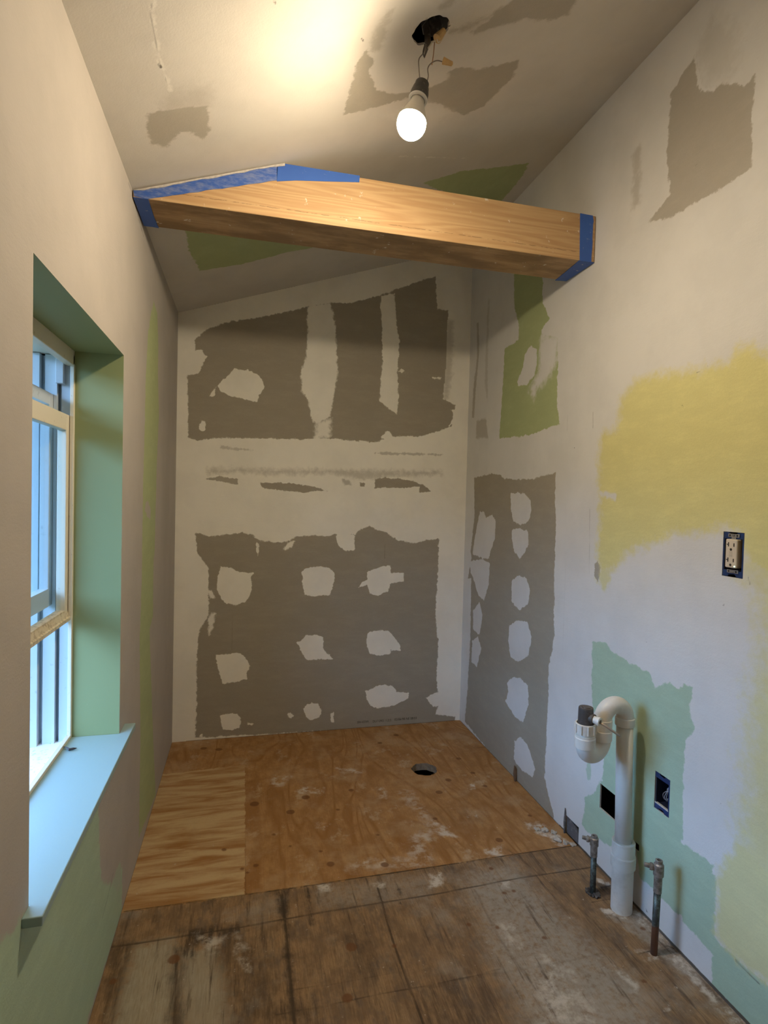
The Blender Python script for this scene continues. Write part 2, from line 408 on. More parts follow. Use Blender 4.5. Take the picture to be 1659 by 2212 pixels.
# ------------------------------------------------------------------ right wall
sq = (1.452,1.529,.190,.268)          # plain cut hole
be = (1.236,1.292,.322,.425)          # open electrical box
gf = (1.040,1.098,.992,1.098)         # receptacle
ph = (1.262,1.312,.185,.262)          # small hole beside the waste pipe (mostly hidden)
_a = unp(1222,1790,0,RX); _b = unp(1251,1818,0,RX)
rip = (float(unp(1250,1800,0,RX)[1]), float(unp(1222,1790,0,RX)[1]), 0.0, .062)
_h1 = unp(1350,1798,0,RX); _h2 = unp(1380,1842,0,RX); ph = (float(_h2[1]), float(_h1[1]), float(_h2[2]), float(_h1[2]))
ops = [
 ('green','c',[(320,200),(470,190),(468,380),(505,460),(460,520),(470,560),(545,560),(550,700),(545,900),(558,1018),(500,1035),(440,1062),(355,1082),(240,1092),(262,780),(268,620),(340,575),(345,500),(318,380)],.004),
 ('mud','c',[(400,605),(440,620),(438,700),(425,760),(385,810),(340,815),(335,790),(365,720),(375,650)],.004),
 ('mud','c',[(470,520),(550,560),(548,690),(480,800),(440,830),(425,880),(400,830),(450,740),(455,600)],.05),
 ('drywall','c',[(118,1090),(120,1000),(170,985),(182,1090)],.012,.6),
 ('drywall','c',[(95,985),(105,820),(125,650),(122,480),(132,480),(135,640),(115,850),(108,985)],.006,.65),
 ('drywall','c',[(165,800),(172,560),(182,360),(190,360),(182,600),(178,900)],.015,.35),
 ('drywall','c',[(-20,500),(40,500),(30,900),(-20,900)],.04,.25),
 ('yellow','c',[(780,1070),(860,1035),(870,980),(880,900),(920,830),(960,790),(1050,755),(1200,735),(1290,730),(1370,705),(1460,690),(1500,610),(1560,600),(1620,625),(1700,680),(2100,800),(2100,2500),(1520,1700),(1500,1570),(1400,1570),(1300,1590),(1150,1600),(1050,1650),(960,1670),(900,1720),(860,1770),(770,1832),(755,1750),(770,1500),(765,1200)],.045),
 ('yellow','d',[(1330,130),(1420,200),(1450,420),(1470,640),(1460,700),(1400,900),(1360,1250),(1350,1600),(1310,1800),(1300,1960),(1330,2220),(2200,3300),(2200,100),(1330,0)],.10,.8),
 ('yellow','f',[(1520,700),(1400,900),(1410,1000),(1395,1180),(1430,1230),(1659,1450),(1900,1700),(1900,600)],.03,.85),
 ('mud','c',[(770,1370),(860,1385),(850,1420),(800,1400),(765,1390)],.012),
 ('yellow','c',[(745,1832),(760,1700),(790,1760),(830,1832),(800,1900)],.02,.8),
 ('mint','d',[(312,590),(415,595),(440,650),(490,680),(560,730),(650,770),(715,810),(735,920),(780,890),(845,862),(885,900),(930,900),(940,870),(1000,900),(990,1000),(975,1060),(1015,1180),(945,1260),(940,1500),(930,1700),(935,1820),(925,1960),(1140,2112),(1136,2350),(1080,2450),(900,2450),(800,2350),(640,2200),(610,2000),(440,1985),(330,1920),(270,1880),(245,1830),(265,1700),(262,1650),(330,1620),(390,1500),(390,1380),(312,1000)],.005),
 ('mint','f',[(1235,760),(1405,890),(1405,1000),(1395,1180),(1430,1230),(1550,1340),(1659,1430),(1800,1580),(2000,2200),(1550,1618),(1480,1530),(1380,1430),(1390,1280),(1330,1210),(1240,1110),(1215,1000),(1100,900),(1025,760)],.006),
 ('mud','d',[(325,1395),(350,1395),(385,1480),(380,1530),(300,1545),(262,1540)],.006),
 ('mint','d',[(285,1380),(300,1380),(305,1480),(300,1530),(280,1530),(275,1460)],.008,.8),
 ('mud','f',[(1025,890),(1020,960),(1100,1090),(1090,1140),(1020,1040),(1015,900)],.006),
 ('drywall','c',[(108,1300),(190,1280),(250,1280),(255,1300),(310,1310),(420,1305),(540,1272),(535,1420),(540,1560),(530,1830),(75,1830),(95,1720),(90,1690),(110,1500)],.004),
 ('drywall','p',[(1018,1240),(1197,1240),(1197,1380),(1186,1440),(1182,1560),(1176,1680),(1195,1760),(1200,1800),(1155,1745),(1004,1558),(1010,1490),(1016,1380)],.006),
 ('mud','c',[(300,1380),(375,1382),(405,1420),(410,1470),(395,1530),(355,1552),(315,1530),(302,1470)],.003),
 ('mud','c',[(305,1575),(345,1568),(395,1580),(395,1650),(370,1700),(348,1728),(320,1690),(308,1630)],.003),
 ('mud','c',[(140,1475),(160,1480),(170,1510),(205,1495),(222,1530),(218,1620),(190,1700),(185,1730),(150,1725),(100,1700),(108,1640),(125,1540)],.003),
 ('mud','c',[(85,1740),(150,1730),(190,1750),(185,1860),(160,1950),(130,1920),(110,1850),(90,1800)],.003),
 ('mud','p',[(1105,1255),(1120,1243),(1138,1250),(1145,1275),(1140,1305),(1122,1318),(1105,1300)],.003),
 ('mud','p',[(1100,1350),(1118,1340),(1140,1345),(1148,1375),(1142,1415),(1122,1430),(1103,1420),(1098,1385)],.003),
 ('mud','p',[(1095,1475),(1108,1463),(1125,1466),(1140,1480),(1142,1520),(1130,1560),(1112,1548),(1092,1515),(1098,1495)],.003),
 ('mud','p',[(1112,1600),(1125,1592),(1140,1610),(1156,1660),(1150,1678),(1128,1665),(1110,1640)],.003),
 ('mud','p',[(1022,1320),(1036,1300),(1042,1330),(1036,1372),(1022,1360)],.003),
 ('mud','p',[(1020,1385),(1032,1375),(1040,1400),(1030,1440),(1018,1430)],.003),
 ('drywall','p',[(1440,330),(1450,200),(1500,120),(1508,195),(1540,198),(1560,180),(1610,185),(1630,160),(1625,230),(1622,360),(1580,395),(1500,440),(1452,470),(1400,480),(1448,420)],.006,.8),
 ('drywall','p',[(1505,120),(1535,40),(1600,60),(1590,150),(1570,180),(1530,180)],.06,.25),
 ('drywall','p',[(1368,330),(1385,310),(1382,440),(1366,450)],.03,.45),
 ('drywall','p',[(1480,360),(1515,335),(1505,365),(1482,380)],.01,.3),
 ('drywall','p',[(1290,1210),(1297,1225),(1293,1260),(1283,1245),(1284,1218)],.003,.9),
 ('line','p',[(1281,890),(1281,925)],.003,.5,.0012),
 ('line','p',[(1226,895),(1225,930)],.003,.3,.0010),
 ('line','p',[(1274,1100),(1273,1240)],.004,.3,.0015),
 ('line','p',[(1222,1215),(1218,1340),(1214,1420)],.004,.15,.0010),
 ('line','p',[(1240,966),(1241,968)],.002,.9,.002),
 ('line','p',[(1505,805),(1515,800)],.002,.5,.0015),
 ('line','p',[(1527,793),(1530,790)],.002,.5,.0015),
 ('line','p',[(1473,875),(1476,878)],.002,.5,.002),
 ('line','p',[(1562,1308),(1565,1306)],.002,.8,.002),
 ('line','p',[(1488,1436),(1497,1439)],.002,.5,.0012),
 ('line','p',[(1395,1386),(1397,1388)],.002,.6,.0015),
 ('line','p',[(1557,1735),(1558,1738)],.002,.5,.0015),
 ('line','p',[(1287,1405),(1292,1430)],.002,.4,.0010),
 ('line','p',[(1501,360),(1506,355)],.002,.9,.0015),
 ('line','p',[(1396,1965),(1398,1970)],.003,.9,.0025),
 ('line','p',[(1590,2075),(1615,2100),(1640,2125)],.004,.7,.0020),
 ('line','p',[(1616,1246),(1620,1262)],.003,.4,.0015),
 ('line','w',[(2.7,0),(2.1,0),(1.75,.001)],.004,.9,.0025),
 ('line','w',[(1.75,0),(1.60,.001),(1.42,.002),(1.2,.003),(.8,.005)],.003,.97,.0055),
]
mr = wall_material('right_wall_surface', ['drywall','green','mint','yellow','line'], base=(.72,.705,.67))
RH = [sq, be, gf, ph, rip]
us = lines(FY, BY, .0045, [h for q in RH for h in q[:2]], .85); vz = lines(0, ZR, .0048, [h for q in RH for h in q[2:] if h > 0])
wr = sheet('wall_right', 'right', us, vz, lambda u,v,d: (RX+d, u, v), RH, [], ops, ['drywall','green','mint','yellow','line'], mr, True)

# ------------------------------------------------------------------ left wall with the window opening
ops = [
 ('green','i',[(1050,480),(1075,560),(1080,760),(1078,1000),(1085,1250),(1070,1600),(1055,2212),(970,2212),(978,1700),(990,1250),(995,1000),(1010,700),(1030,560)],.010,1),
 ('green','j',[(640,0),(692,0),(688,380),(672,430),(688,900),(700,1180),(625,1370),(632,900),(628,500),(638,200)],.010,1),
 ('mud','i',[(995,1850),(1010,1840),(1030,1900),(1025,1970),(1005,1950),(990,1900)],.003),
 ('mint','j',[(440,1210),(455,1560),(500,1590),(510,1560),(530,1600),(550,1500),(548,1700),(300,2500),(-400,2500),(-400,2000),(60,1800),(90,1730),(200,1690)],.012),
 ('mint','j',[(540,1480),(550,1560),(545,1680),(500,1600),(520,1530)],.01,.7),
 ('drywall','i',[(1120,700),(1160,800),(1165,1200),(1150,2200),(1100,2200),(1110,1200)],.05,.18),
 ('line','i',[(955,545),(965,595)],.002,.5,.0012),
 ('line','g',[(555,790),(570,830),(600,950),(620,1020)],.004,.6,.003),
 ('line','i',[(1200,560),(1200,740),(1190,1240),(1180,2000)],.002,.35,.0012),
 ('line','w',[(2.7,0),(.7,0)],.004,.85,.0028),
 ('line','j',[(510,1530),(480,1660),(460,1730)],.004,.3,.003),
]
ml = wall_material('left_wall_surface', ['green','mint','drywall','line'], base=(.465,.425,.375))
WH = (WY0, WY1, WZ0, WZ1)
us = lines(FY, BY, .006, [WY0, WY1], .75); vz = lines(0, ZL, .006, [WZ0, WZ1])
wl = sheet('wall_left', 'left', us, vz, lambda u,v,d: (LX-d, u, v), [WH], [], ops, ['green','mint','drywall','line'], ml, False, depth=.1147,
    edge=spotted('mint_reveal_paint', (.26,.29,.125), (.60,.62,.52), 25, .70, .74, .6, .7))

# ------------------------------------------------------------------ ceiling
ops = [
 ('drywall','g',[(640,490),(760,465),(900,450),(905,560),(870,610),(840,575),(780,570),(740,610),(725,635),(650,620),(636,560)],.010,.8),
 ('drywall','g',[(800,380),(900,370),(905,460),(790,470),(700,480),(720,420)],.05,.35),
 ('drywall','p',[(742,248),(762,170),(775,130),(790,110),(808,125),(800,160),(815,195),(860,205),(878,200),(870,215),(800,235)],.006,.85),
 ('drywall','p',[(800,110),(815,60),(835,25),(845,20),(835,70),(820,110)],.02,.6),
 ('drywall','h',[(0,420),(120,395),(200,380),(260,350),(280,310),(340,290),(420,300),(590,255),(560,330),(480,410),(430,460),(350,495),(300,480),(240,450),(130,420),(0,440)],.008,.85),
 ('mud','h',[(200,370),(290,330),(270,300),(180,320),(130,360)],.02),
 ('drywall','h',[(490,40),(620,-40),(860,-40),(800,60),(740,85),(620,80),(500,110),(400,150),(380,140),(450,90)],.012,.75),
 ('drywall','h',[(290,130),(400,85),(480,60),(470,75),(360,130),(300,140)],.02,.7),
 ('drywall','h',[(240,50),(330,-10),(300,-30),(250,20)],.02,.6),
 ('green','h',[(170,790),(330,740),(480,725),(625,705),(600,760),(500,880),(400,870),(230,820)],.006),
 ('green','g',[(800,990),(1100,1000),(1200,1010),(1360,1070),(1240,1090),(1050,1140),(865,1170),(820,1090)],.005),
 ('dust','h',[(70,676),(350,684)],.002,.7,.0012),
 ('dust','h',[(0,500),(200,560),(300,480),(120,440)],.05,.3),
 ('line','g',[(658,-5),(650,60),(670,160),(680,240),(692,285)],.003,.45,.0012),
 ('line','g',[(688,280),(696,292)],.003,.9,.0028),
 ('line','g',[(700,300),(718,350),(730,385)],.003,.4,.0010),
 ('dust','g',[(662,-5),(656,60),(676,160),(686,240),(698,285),(735,388)],.006,.6,.003),
 ('line','g',[(1184,5),(1190,15)],.003,.9,.0020),
 ('line','g',[(1562,165),(1570,178)],.003,.9,.0020),
]
mc = wall_material('ceiling_surface', ['drywall','green','dust','line'], base=(.64,.60,.53))
us = lines(LX, RX, .0045, []); vy = lines(FY, BY, .0045, [], 1.0)
CH = (.386, 1.228, .041)
def cco(u, v, d): return (u-d*SL, v, ceil_z(u)+d)
wc = sheet('ceiling', 'ceil', us, vy, cco, [], [CH], ops, ['drywall','green','dust','line'], mc, True)

# ------------------------------------------------------------------ floor
k = N('subfloor_plywood'); v = k.obj()
sx = k.n('ShaderNodeSeparateXYZ'); k.l(v, sx.inputs[0])
nA = k.noise(k.scale(v, (2.0,.42,1)), 2.4, 2, .45, .7)
ringA = k.math('FRACT', k.math('MULTIPLY', nA, 11.0))
swirl = k.rng(k.math('ABSOLUTE', k.math('SUBTRACT', ringA, .5)), .0, .28, 0, .8)
mott = k.noise(k.scale(v,(1.3,.8,1)), 17, 8, .7)
fine = k.noise(k.scale(v, (60,5,1)), 4, 6, .7)
fineB = k.noise(k.scale(v, (1.3,9,1)), 3, 7, .6, .5)
blot = k.noise(v, 5, 6, .65); spk = k.noise(v, 55, 6, .7); grime = k.noise(k.scale(v,(2.0,.7,1)), 9, 9, .72)
colA = k.mix(swirl, (.30,.135,.036), (.50,.285,.115)); colA = k.mix(k.rng(mott,.35,.65), (.33,.165,.055), colA); colA = k.mix(k.rng(fine,.3,.75,0,.4), colA, (.22,.10,.035))
colA = k.mix(k.rng(blot,.48,.68,0,.6), colA, (.47,.32,.18)); hz = k.noise(k.scale(v,(1,.8,1),(4,9,0)), 8, 9, .74); colA = k.mix(k.rng(hz,.55,.66,0,.5), colA, (.55,.44,.31))
colB = k.mix(k.rng(fineB,.32,.62), (.33,.155,.045), (.54,.38,.20)); colB = k.mix(k.rng(spk,.5,.7,0,.2), colB, (.28,.14,.06))
colC = k.mix(k.rng(fine,.3,.7), (.20,.12,.058), (.38,.245,.13)); colC = k.mix(k.math('MULTIPLY',swirl,.3), colC, (.32,.18,.08)); colC = k.mix(k.rng(mott,.40,.62,.55,0), colC, (.13,.08,.045))
colC = k.mix(k.rng(grime,.48,.66,0,.7), colC, (.13,.095,.07)); colC = k.mix(k.rng(blot,.52,.68,0,.5), colC, (.36,.31,.25))
col = k.mix(k.layer('old', v), colA, colC); col = k.mix(k.layer('across', v), col, colB)
col = k.mix(k.layer('bleach', v), col, k.mix(k.rng(fine,.3,.7),(.42,.37,.28),(.30,.25,.18)))
col = k.mix(k.math('MULTIPLY', k.layer('grey', v), k.rng(spk,.25,.6)), col, (.36,.31,.25))
streak = k.noise(k.scale(v,(17,1.3,1),(2,5,0)), 3, 7, .7); specks = k.noise(k.scale(v,(1,1,1),(7,3,0)), 120, 3, .6)
old = k.layer('old', v)
col = k.mix(k.math('MULTIPLY', old, k.rng(streak,.54,.68,0,.75)), col, (.075,.048,.03))
col = k.mix(k.math('MULTIPLY', k.rng(specks,.70,.74), k.rng(blot,.42,.58,.15,.9)), col, (.60,.53,.44))
stk = k.noise(k.scale(v, (26,3.4,1)), 2.4, 8, .75)
col = k.mix(k.math('MULTIPLY', k.layer('stain', v), k.rng(stk,.36,.58)), col, (.045,.03,.02))
sk2 = k.noise(k.scale(v,(1,1,1),(3,1,0)), 22, 8, .7)
col = k.mix(k.math('MULTIPLY', k.layer('dust', v), k.rng(sk2,.42,.60)), col, (.62,.56,.48))
col = k.mix(k.rng(spk,.64,.70,0,.55), col, (.60,.52,.43))
col = k.mix(k.layer('line', v, .2, .0035), col, (.045,.028,.016))
col = k.mix(k.layer('knot', v, .3, .006), col, (.15,.06,.02))
k.put(k.b.inputs['Base Color'], col); k.b.inputs['Roughness'].default_value = .62
k.b.inputs['Specular IOR Level'].default_value = .3
k.bump(k.math('ADD', fine, k.math('MULTIPLY', spk, .6)), .4, .002)
mf = k.m
LN = [
 ('old','e',[(-300,1140),(150,1070),(750,985),(1100,935),(1659,850),(2260,760),(2400,735),(3300,1700),(3300,2600),(-900,2600)],.003),
 ('across','e',[(330,395),(750,345),(748,985),(130,1072)],.003),
 ('bleach','e',[(205,1240),(400,1190),(420,1260),(395,1700),(80,1700),(130,1500)],.05,.85),
 ('bleach','e',[(440,1280),(600,1220),(650,1400),(655,1700),(420,1700)],.05,.7),
 ('bleach','f',[(600,1470),(700,1450),(760,1620),(620,1640)],.04,.6),
 ('grey','f',[(150,900),(400,820),(560,1000),(900,1330),(1200,1700),(500,1700),(300,1280),(250,1100)],.10,.85),
 ('grey','f',[(830,1060),(1010,1060),(1380,1420),(1300,1430),(1100,1250)],.02,.8),
 ('grey','e',[(1080,950),(1659,880),(1659,1010),(1100,1050)],.05,.5),
 ('stain','e',[(420,1160),(560,1140),(760,1130),(740,1165),(640,1200),(600,1230),(520,1230),(500,1300),(430,1290)],.03,.9),
 ('stain','e',[(390,1240),(440,1230),(450,1700),(360,1700)],.04,.7),
 ('stain','e',[(560,1200),(700,1160),(850,1300),(900,1500),(1000,1618),(700,1618),(680,1450)],.08,.55),
 ('stain','e',[(700,1540),(1050,1500),(1100,1618),(700,1618)],.06,.7),
 ('stain','e',[(900,960),(960,960),(960,1100),(920,1120)],.02,.9),
 ('stain','e',[(1050,950),(1065,950),(1080,1130),(1062,1130)],.012,.95),
 ('stain','e',[(1495,950),(1515,950),(1530,1030),(1510,1030)],.012,.9),
 ('stain','e',[(570,1010),(600,1010),(590,1080),(575,1080)],.010,.8),
 ('stain','e',[(940,1100),(965,1100),(995,1618),(955,1618)],.02,.9),
 ('stain','e',[(95,1240),(210,1215),(120,1500),(80,1700),(30,1700)],.03,.6),
 ('stain','e',[(1200,1180),(1320,1180),(1420,1400),(1300,1400)],.06,.5),
 ('stain','f',[(780,960),(890,930),(895,980),(800,1000)],.012,.8),
 ('stain','f',[(300,640),(200,560),(0,560),(0,640)],.05,.15),
 ('stain','f',[(0,1380),(200,1350),(400,1500),(300,1700),(0,1700)],.10,.5),
 ('line','e',[(748,345),(750,985)],.002,.5,.0016),
 ('line','e',[(150,1068),(750,983),(1100,933),(1659,848),(2260,758),(2390,738)],.002,.9,.0028),
 ('line','e',[(60,1245),(220,1222),(450,1185),(650,1155),(800,1130),(1080,1078),(1659,985),(2100,900),(2500,842)],.004,.75,.0030),
 ('line','e',[(415,1260),(400,1660)],.004,.7,.0030),
 ('line','e',[(930,985),(950,1180),(975,1450),(1000,1700)],.005,.75,.0040),
 ('line','e',[(1400,950),(1480,1230),(1560,1450),(1640,1660)],.004,.85,.0030),
 ('line','e',[(900,1460),(1130,1430),(1400,1380),(1500,1360)],.003,.45,.0018),
 ('line','e',[(900,1575),(1150,1530),(1400,1470),(1659,1430),(2000,1350)],.003,.6,.0022),
 ('line','e',[(800,358),(1000,345),(1250,325),(1560,290),(1700,275)],.002,.35,.0012),
 ('line','f',[(120,270),(280,258)],.002,.6,.0016),
 ('line','f',[(790,1020),(890,1002)],.003,.8,.0022),
 ('line','f',[(840,948),(890,938)],.003,.8,.0022),
 ('line','f',[(1010,1280),(1170,1235),(1200,1250)],.003,.7,.0024),
 ('line','f',[(380,760),(560,900),(800,1110),(1000,1340)],.006,.4,.0025),
 ('line','f',[(220,960),(330,1180),(480,1400)],.006,.35,.0025),
 ('line','f',[(0,1440),(300,1380),(560,1330),(860,1270)],.004,.35,.0022),
 ('dust','e',[(1010,460),(1130,460),(1130,485),(1010,485)],.03,.9),
 ('dust','e',[(1200,360),(1330,370),(1320,390),(1220,380)],.03,.8),
 ('dust','e',[(1300,810),(1450,810),(1450,840),(1310,840)],.03,.7),
 ('dust','e',[(880,400),(980,400),(940,440),(870,470)],.03,.7),
 ('dust','e',[(1100,630),(1160,640),(1140,665),(1100,655)],.02,.9),
 ('dust','e',[(1400,460),(1440,450),(1440,510),(1410,510)],.02,.7),
 ('dust','e',[(1560,720),(1659,640),(1659,840),(1250,860),(1260,840),(1560,800)],.05,.6),
 ('dust','e',[(1490,470),(1620,620),(1659,760),(1659,600),(1560,470)],.04,.5),
 ('dust','e',[(700,1170),(790,1300),(770,1360),(720,1290)],.03,.8),
 ('dust','e',[(1100,940),(1170,930),(1170,960),(1110,970)],.02,.9),
 ('dust','e',[(1370,920),(1430,915),(1430,945),(1380,945)],.02,.9),
 ('dust','e',[(500,1170),(640,1200),(620,1260),(540,1250)],.03,.6),
 ('dust','f',[(0,610),(60,640),(140,700),(60,700),(0,650)],.02,.8),
 ('dust','f',[(180,570),(240,570),(230,600),(190,600)],.02,.9),
 ('dust','f',[(190,440),(220,440),(220,465),(195,465)],.01,.9),
 ('dust','f',[(470,630),(560,640),(640,700),(700,720),(640,750),(590,710),(490,670)],.015,1),
 ('dust','f',[(270,760),(350,745),(350,800),(280,800)],.02,.9),
 ('dust','f',[(0,880),(60,870),(60,940),(0,950)],.02,.9),
 ('dust','f',[(340,920),(385,920),(385,950),(345,950)],.02,.8),
 ('dust','f',[(840,1050),(920,1050),(1010,1060),(1080,1110),(1000,1110),(860,1080)],.01,1),
 ('dust','f',[(960,1080),(1090,1120),(1200,1260),(1350,1400),(1480,1530),(1560,1618),(1500,1618),(1380,1500),(1270,1380),(1140,1290),(1130,1200)],.02,.9),
 ('dust','f',[(1010,1260),(1110,1260),(1130,1320),(1060,1310)],.02,.8),
 ('dust','f',[(340,1130),(430,1120),(440,1240),(400,1240)],.04,.7),
 ('dust','f',[(560,1280),(640,1330),(760,1480),(820,1618),(560,1618),(520,1400)],.08,.75),
 ('dust','f',[(900,1330),(1020,1430),(1010,1460),(910,1360)],.02,.7),
 ('dust','f',[(1140,1540),(1210,1490),(1215,1500),(1150,1555)],.01,.9),
 ('dust','f',[(820,900),(885,920),(885,940),(830,925)],.01,1),
 ('dust','f',[(1380,1500),(1560,1618),(1480,1618)],.04,.8),
]
KN = [('e',x,y,r) for x,y,r in ((545,265,.013),(620,270,.014),(795,538,.016),(972,577,.015),(1045,505,.015),(1270,470,.010),(802,840,.008),(1168,833,.012),(1435,836,.012),(1205,566,.007),(890,688,.006),(970,745,.005),(645,762,.008),(735,856,.006),(1120,770,.006),(1400,690,.005),(1490,200,.012),(1410,238,.010),(1270,1240,.014),(1480,1235,.007),(400,1300,.014),(1250,1490,.012),(100,1410,.008),(760,875,.005))]
KN += [('f',x,y,r) for x,y,r in ((140,315,.011),(210,385,.010),(490,595,.007),(340,715,.012),(45,480,.013),(90,420,.012),(270,450,.009),(300,855,.007),(365,975,.006),(410,965,.006),(1045,1150,.007),(560,1195,.006),(1050,1408,.006),(330,1145,.006),(25,610,.008),(190,1130,.006))]
LN += [('knot', z, [(x-1,y),(x+1,y)], .006, .8, r) for z,x,y,r in KN]
us = lines(LX-.004, RX+.10, .0055, []); vy = lines(FY, BY+.004, .0055, [], .95)
fl = sheet('floor', 'floor', us, vy, lambda u,v,d: (u, v, 0*u-d), [], [(.762,2.243,.054)], LN,
    ['old','across','bleach','grey','stain','knot','dust','line'], mf, True, depth=.03, edge=plain('plywood_cut_edge',(.33,.25,.17),.9,var=.4,scale=60,bump=.4))
fl.data.materials[0] = mf

# wall behind the camera
bm = bmesh.new(); quad(bm,(LX,FY,0),(RX,FY,0),(RX,FY,ZR),(LX,FY,ZL))
struct(link('wall_front', bm, wall_material('front_wall_surface', [])))

# ------------------------------------------------------------------ window
wood_w = spotted('cream_window_paint', (.72,.66,.53), (.45,.38,.27), 70, .62, .72, .45, .6)
jamb_w = spotted('white_jamb_paint', (.50,.53,.54), (.30,.31,.31), 50, .62, .72, .5, .6)
raw_w = spotted('worn_sash_paint', (.66,.58,.43), (.34,.25,.15), 70, .48, .62, .5, .7)
win = bpy.data.objects.new('window_1', None); C.objects.link(win); win.location = (-.43,(WY0+WY1)/2,WZ0); struct(win)
XF = LX-.1147
# casing frame: head, both side jambs with their tracks, sloping outer sill
bm = bmesh.new(); box(bm, -.447, XF, WY0-.01, WY1+.012, 1.473, WZ1+.004); box(bm, XO, -.447, WY0-.01, WY1+.012, 1.500, WZ1+.03)
link('head_frame', bm, wood_w, win, bevel=.0015)
def jamb(side):
    y = WY1 if side > 0 else WY0
    # profile (x, inset from the opening edge towards the outside of the frame)
    prof = [(XF,-.009),(-.4345,-.009),(-.4345,.002),(-.457,.002),(-.457,.020),(-.465,.020),(-.465,-.006),(-.4725,-.006),(-.4725,.002),(-.495,.002),(-.495,.020),(-.5045,.020),(-.5045,-.008),(XO,-.008),(XO,.035),(XF,.035)]
    bm = bmesh.new(); prism(bm, [(a, y+side*b, WZ0-.02) for a, b in prof], (0,0,1.01))
    return link('side_jamb', bm, jamb_w, win)
jamb(1); jamb(-1)
for sd, y in ((1,WY1),(-1,WY0)):
    bm = bmesh.new(); a, b = sorted((y-sd*.011, y+sd*.002)); box(bm, -.434, XF+.0015, a, b, WZ0+.015, 1.476); link('stop_bead', bm, wood_w, win, bevel=.001)
    bm = bmesh.new(); a, b = sorted((y-sd*.016, y+sd*.004)); box(bm, -.466, -.4485, a, b, 1.425, 1.500); link('sash_stop_block', bm, jamb_w, win, bevel=.001)
# outer sill, sloping down to the outside
bm = bmesh.new(); prism(bm, [(XF-.004,WY0-.02,.516),(-.445,WY0-.02,.512),(XO-.04,WY0-.02,.498),(XO-.04,WY0-.02,.47),(XF-.004,WY0-.02,.47)], (0,WY1-WY0+.04,0))
link('outer_sill', bm, spotted('dusty_outer_sill',(.74,.77,.78),(.35,.34,.33),90,.56,.66,.6,.8), win)
bm = bmesh.new(); box(bm, XF-.010, XF+.001, WY0, WY1, .508, .529); link('sill_bead', bm, wood_w, win, bevel=.001)
glass = N('window_glass'); glass.b.inputs['Base Color'].default_value = (.85,.95,1,1); glass.b.inputs['Roughness'].default_value = .02
glass.b.inputs['Transmission Weight'].default_value = 1; glass.b.inputs['IOR'].default_value = 1.45
# thin pane: mostly see-through with a faint mirror, so daylight passes
tp = glass.n('ShaderNodeBsdfTransparent'); tp.inputs[0].default_value = (.94,.975,.99,1)
gl = glass.n('ShaderNodeBsdfGlossy'); gl.inputs['Roughness'].default_value = .02
fr = glass.n('ShaderNodeFresnel'); fr.inputs[0].default_value = 1.45
gg = glass.n('ShaderNodeNewGeometry'); ms = glass.n('ShaderNodeMixShader'); glass.l(glass.math('MULTIPLY', glass.math('MULTIPLY', fr.outputs[0], .8), glass.math('SUBTRACT', 1.0, gg.outputs['Backfacing'])), ms.inputs[0]); glass.l(tp.outputs[0], ms.inputs[1]); glass.l(gl.outputs[0], ms.inputs[2])
glass.l(ms.outputs[0], glass.out.inputs[0])
def sash(x0, x1, z0, z1, ztop, zbot, mat, stile=.030):
    bm = bmesh.new(); ya, yb = WY0+.001, WY1-.001
    box(bm, x0, x1, ya, ya+stile, z0, z1); box(bm, x0, x1, yb-stile, yb, z0, z1)
    box(bm, x0, x1, ya+stile, yb-stile, z1-ztop, z1)
    o = link('sash', bm, mat, win, bevel=.0015)
    bm = bmesh.new(); box(bm, x0, x1, ya+stile, yb-stile, z0, z0+zbot); link_sub('bottom_rail', bm, raw_w if x1 > -.45 else mat, o)
    bm = bmesh.new(); xm = (x0+x1)/2; box(bm, xm-.0015, xm+.0015, ya+stile-.003, yb-stile+.003, z0+zbot-.003, z1-ztop+.003)
    link_sub('pane', bm, glass.m, o)
    return o
def link_sub(name, bm, mat, parent, **kw):
    o = link(name, bm, mat, None, **kw); o.parent = parent; o.location = (0,0,0); return o
s1 = sash(-.4565, -.4355, .826, 1.347, .040, .030, wood_w)
bm = bmesh.new(); prism(bm, [(-.4355,WY0+.006,.826),(-.428,WY0+.006,.828),(-.428,WY0+.006,.836),(-.432,WY0+.006,.838),(-.4355,WY0+.006,.852)], (0,WY1-WY0-.012,0)); link_sub('lift_lip', bm, raw_w, s1)
sash(-.4945, -.4735, .866, 1.398, .030, .045, jamb_w)
# stool (inner sill board)
k_ = spotted('mint_white_sill_paint', (.29,.41,.41), (.17,.22,.21), 95, .70, .75, .5, .8)
bm = bmesh.new(); XN = -.284
pts = [(XF+.001,WY0+.001),(LX,WY0+.001),(LX,.913),(XN,.913),(XN,1.640),(LX,1.640),(LX,WY1-.001),(XF+.001,WY1-.001)]
prism(bm, [(x,y,.506) for x,y in pts], (0,0,.0155)); link('sill', bm, k_, win, bevel=.0015)

# outdoors: ground and a neighbouring board fence
bm = bmesh.new(); quad(bm,(-14,-12,-.75),(XO-.01,-12,-.75),(XO-.01,14,-.75),(-14,14,-.75))
g = link('ground', bm, plain('garden_ground',(.16,.17,.10),.95,var=.5,scale=3)); struct(g)

bm = bmesh.new(); box(bm, XO-.85, XO, -2.5, 4.5, 1.95, 2.05); struct(link('zenith_blocker', bm, plain('zenith_blocker_grey',(.5,.5,.48),.8)))  # unseen overhang slab, added to keep high sky light off the window

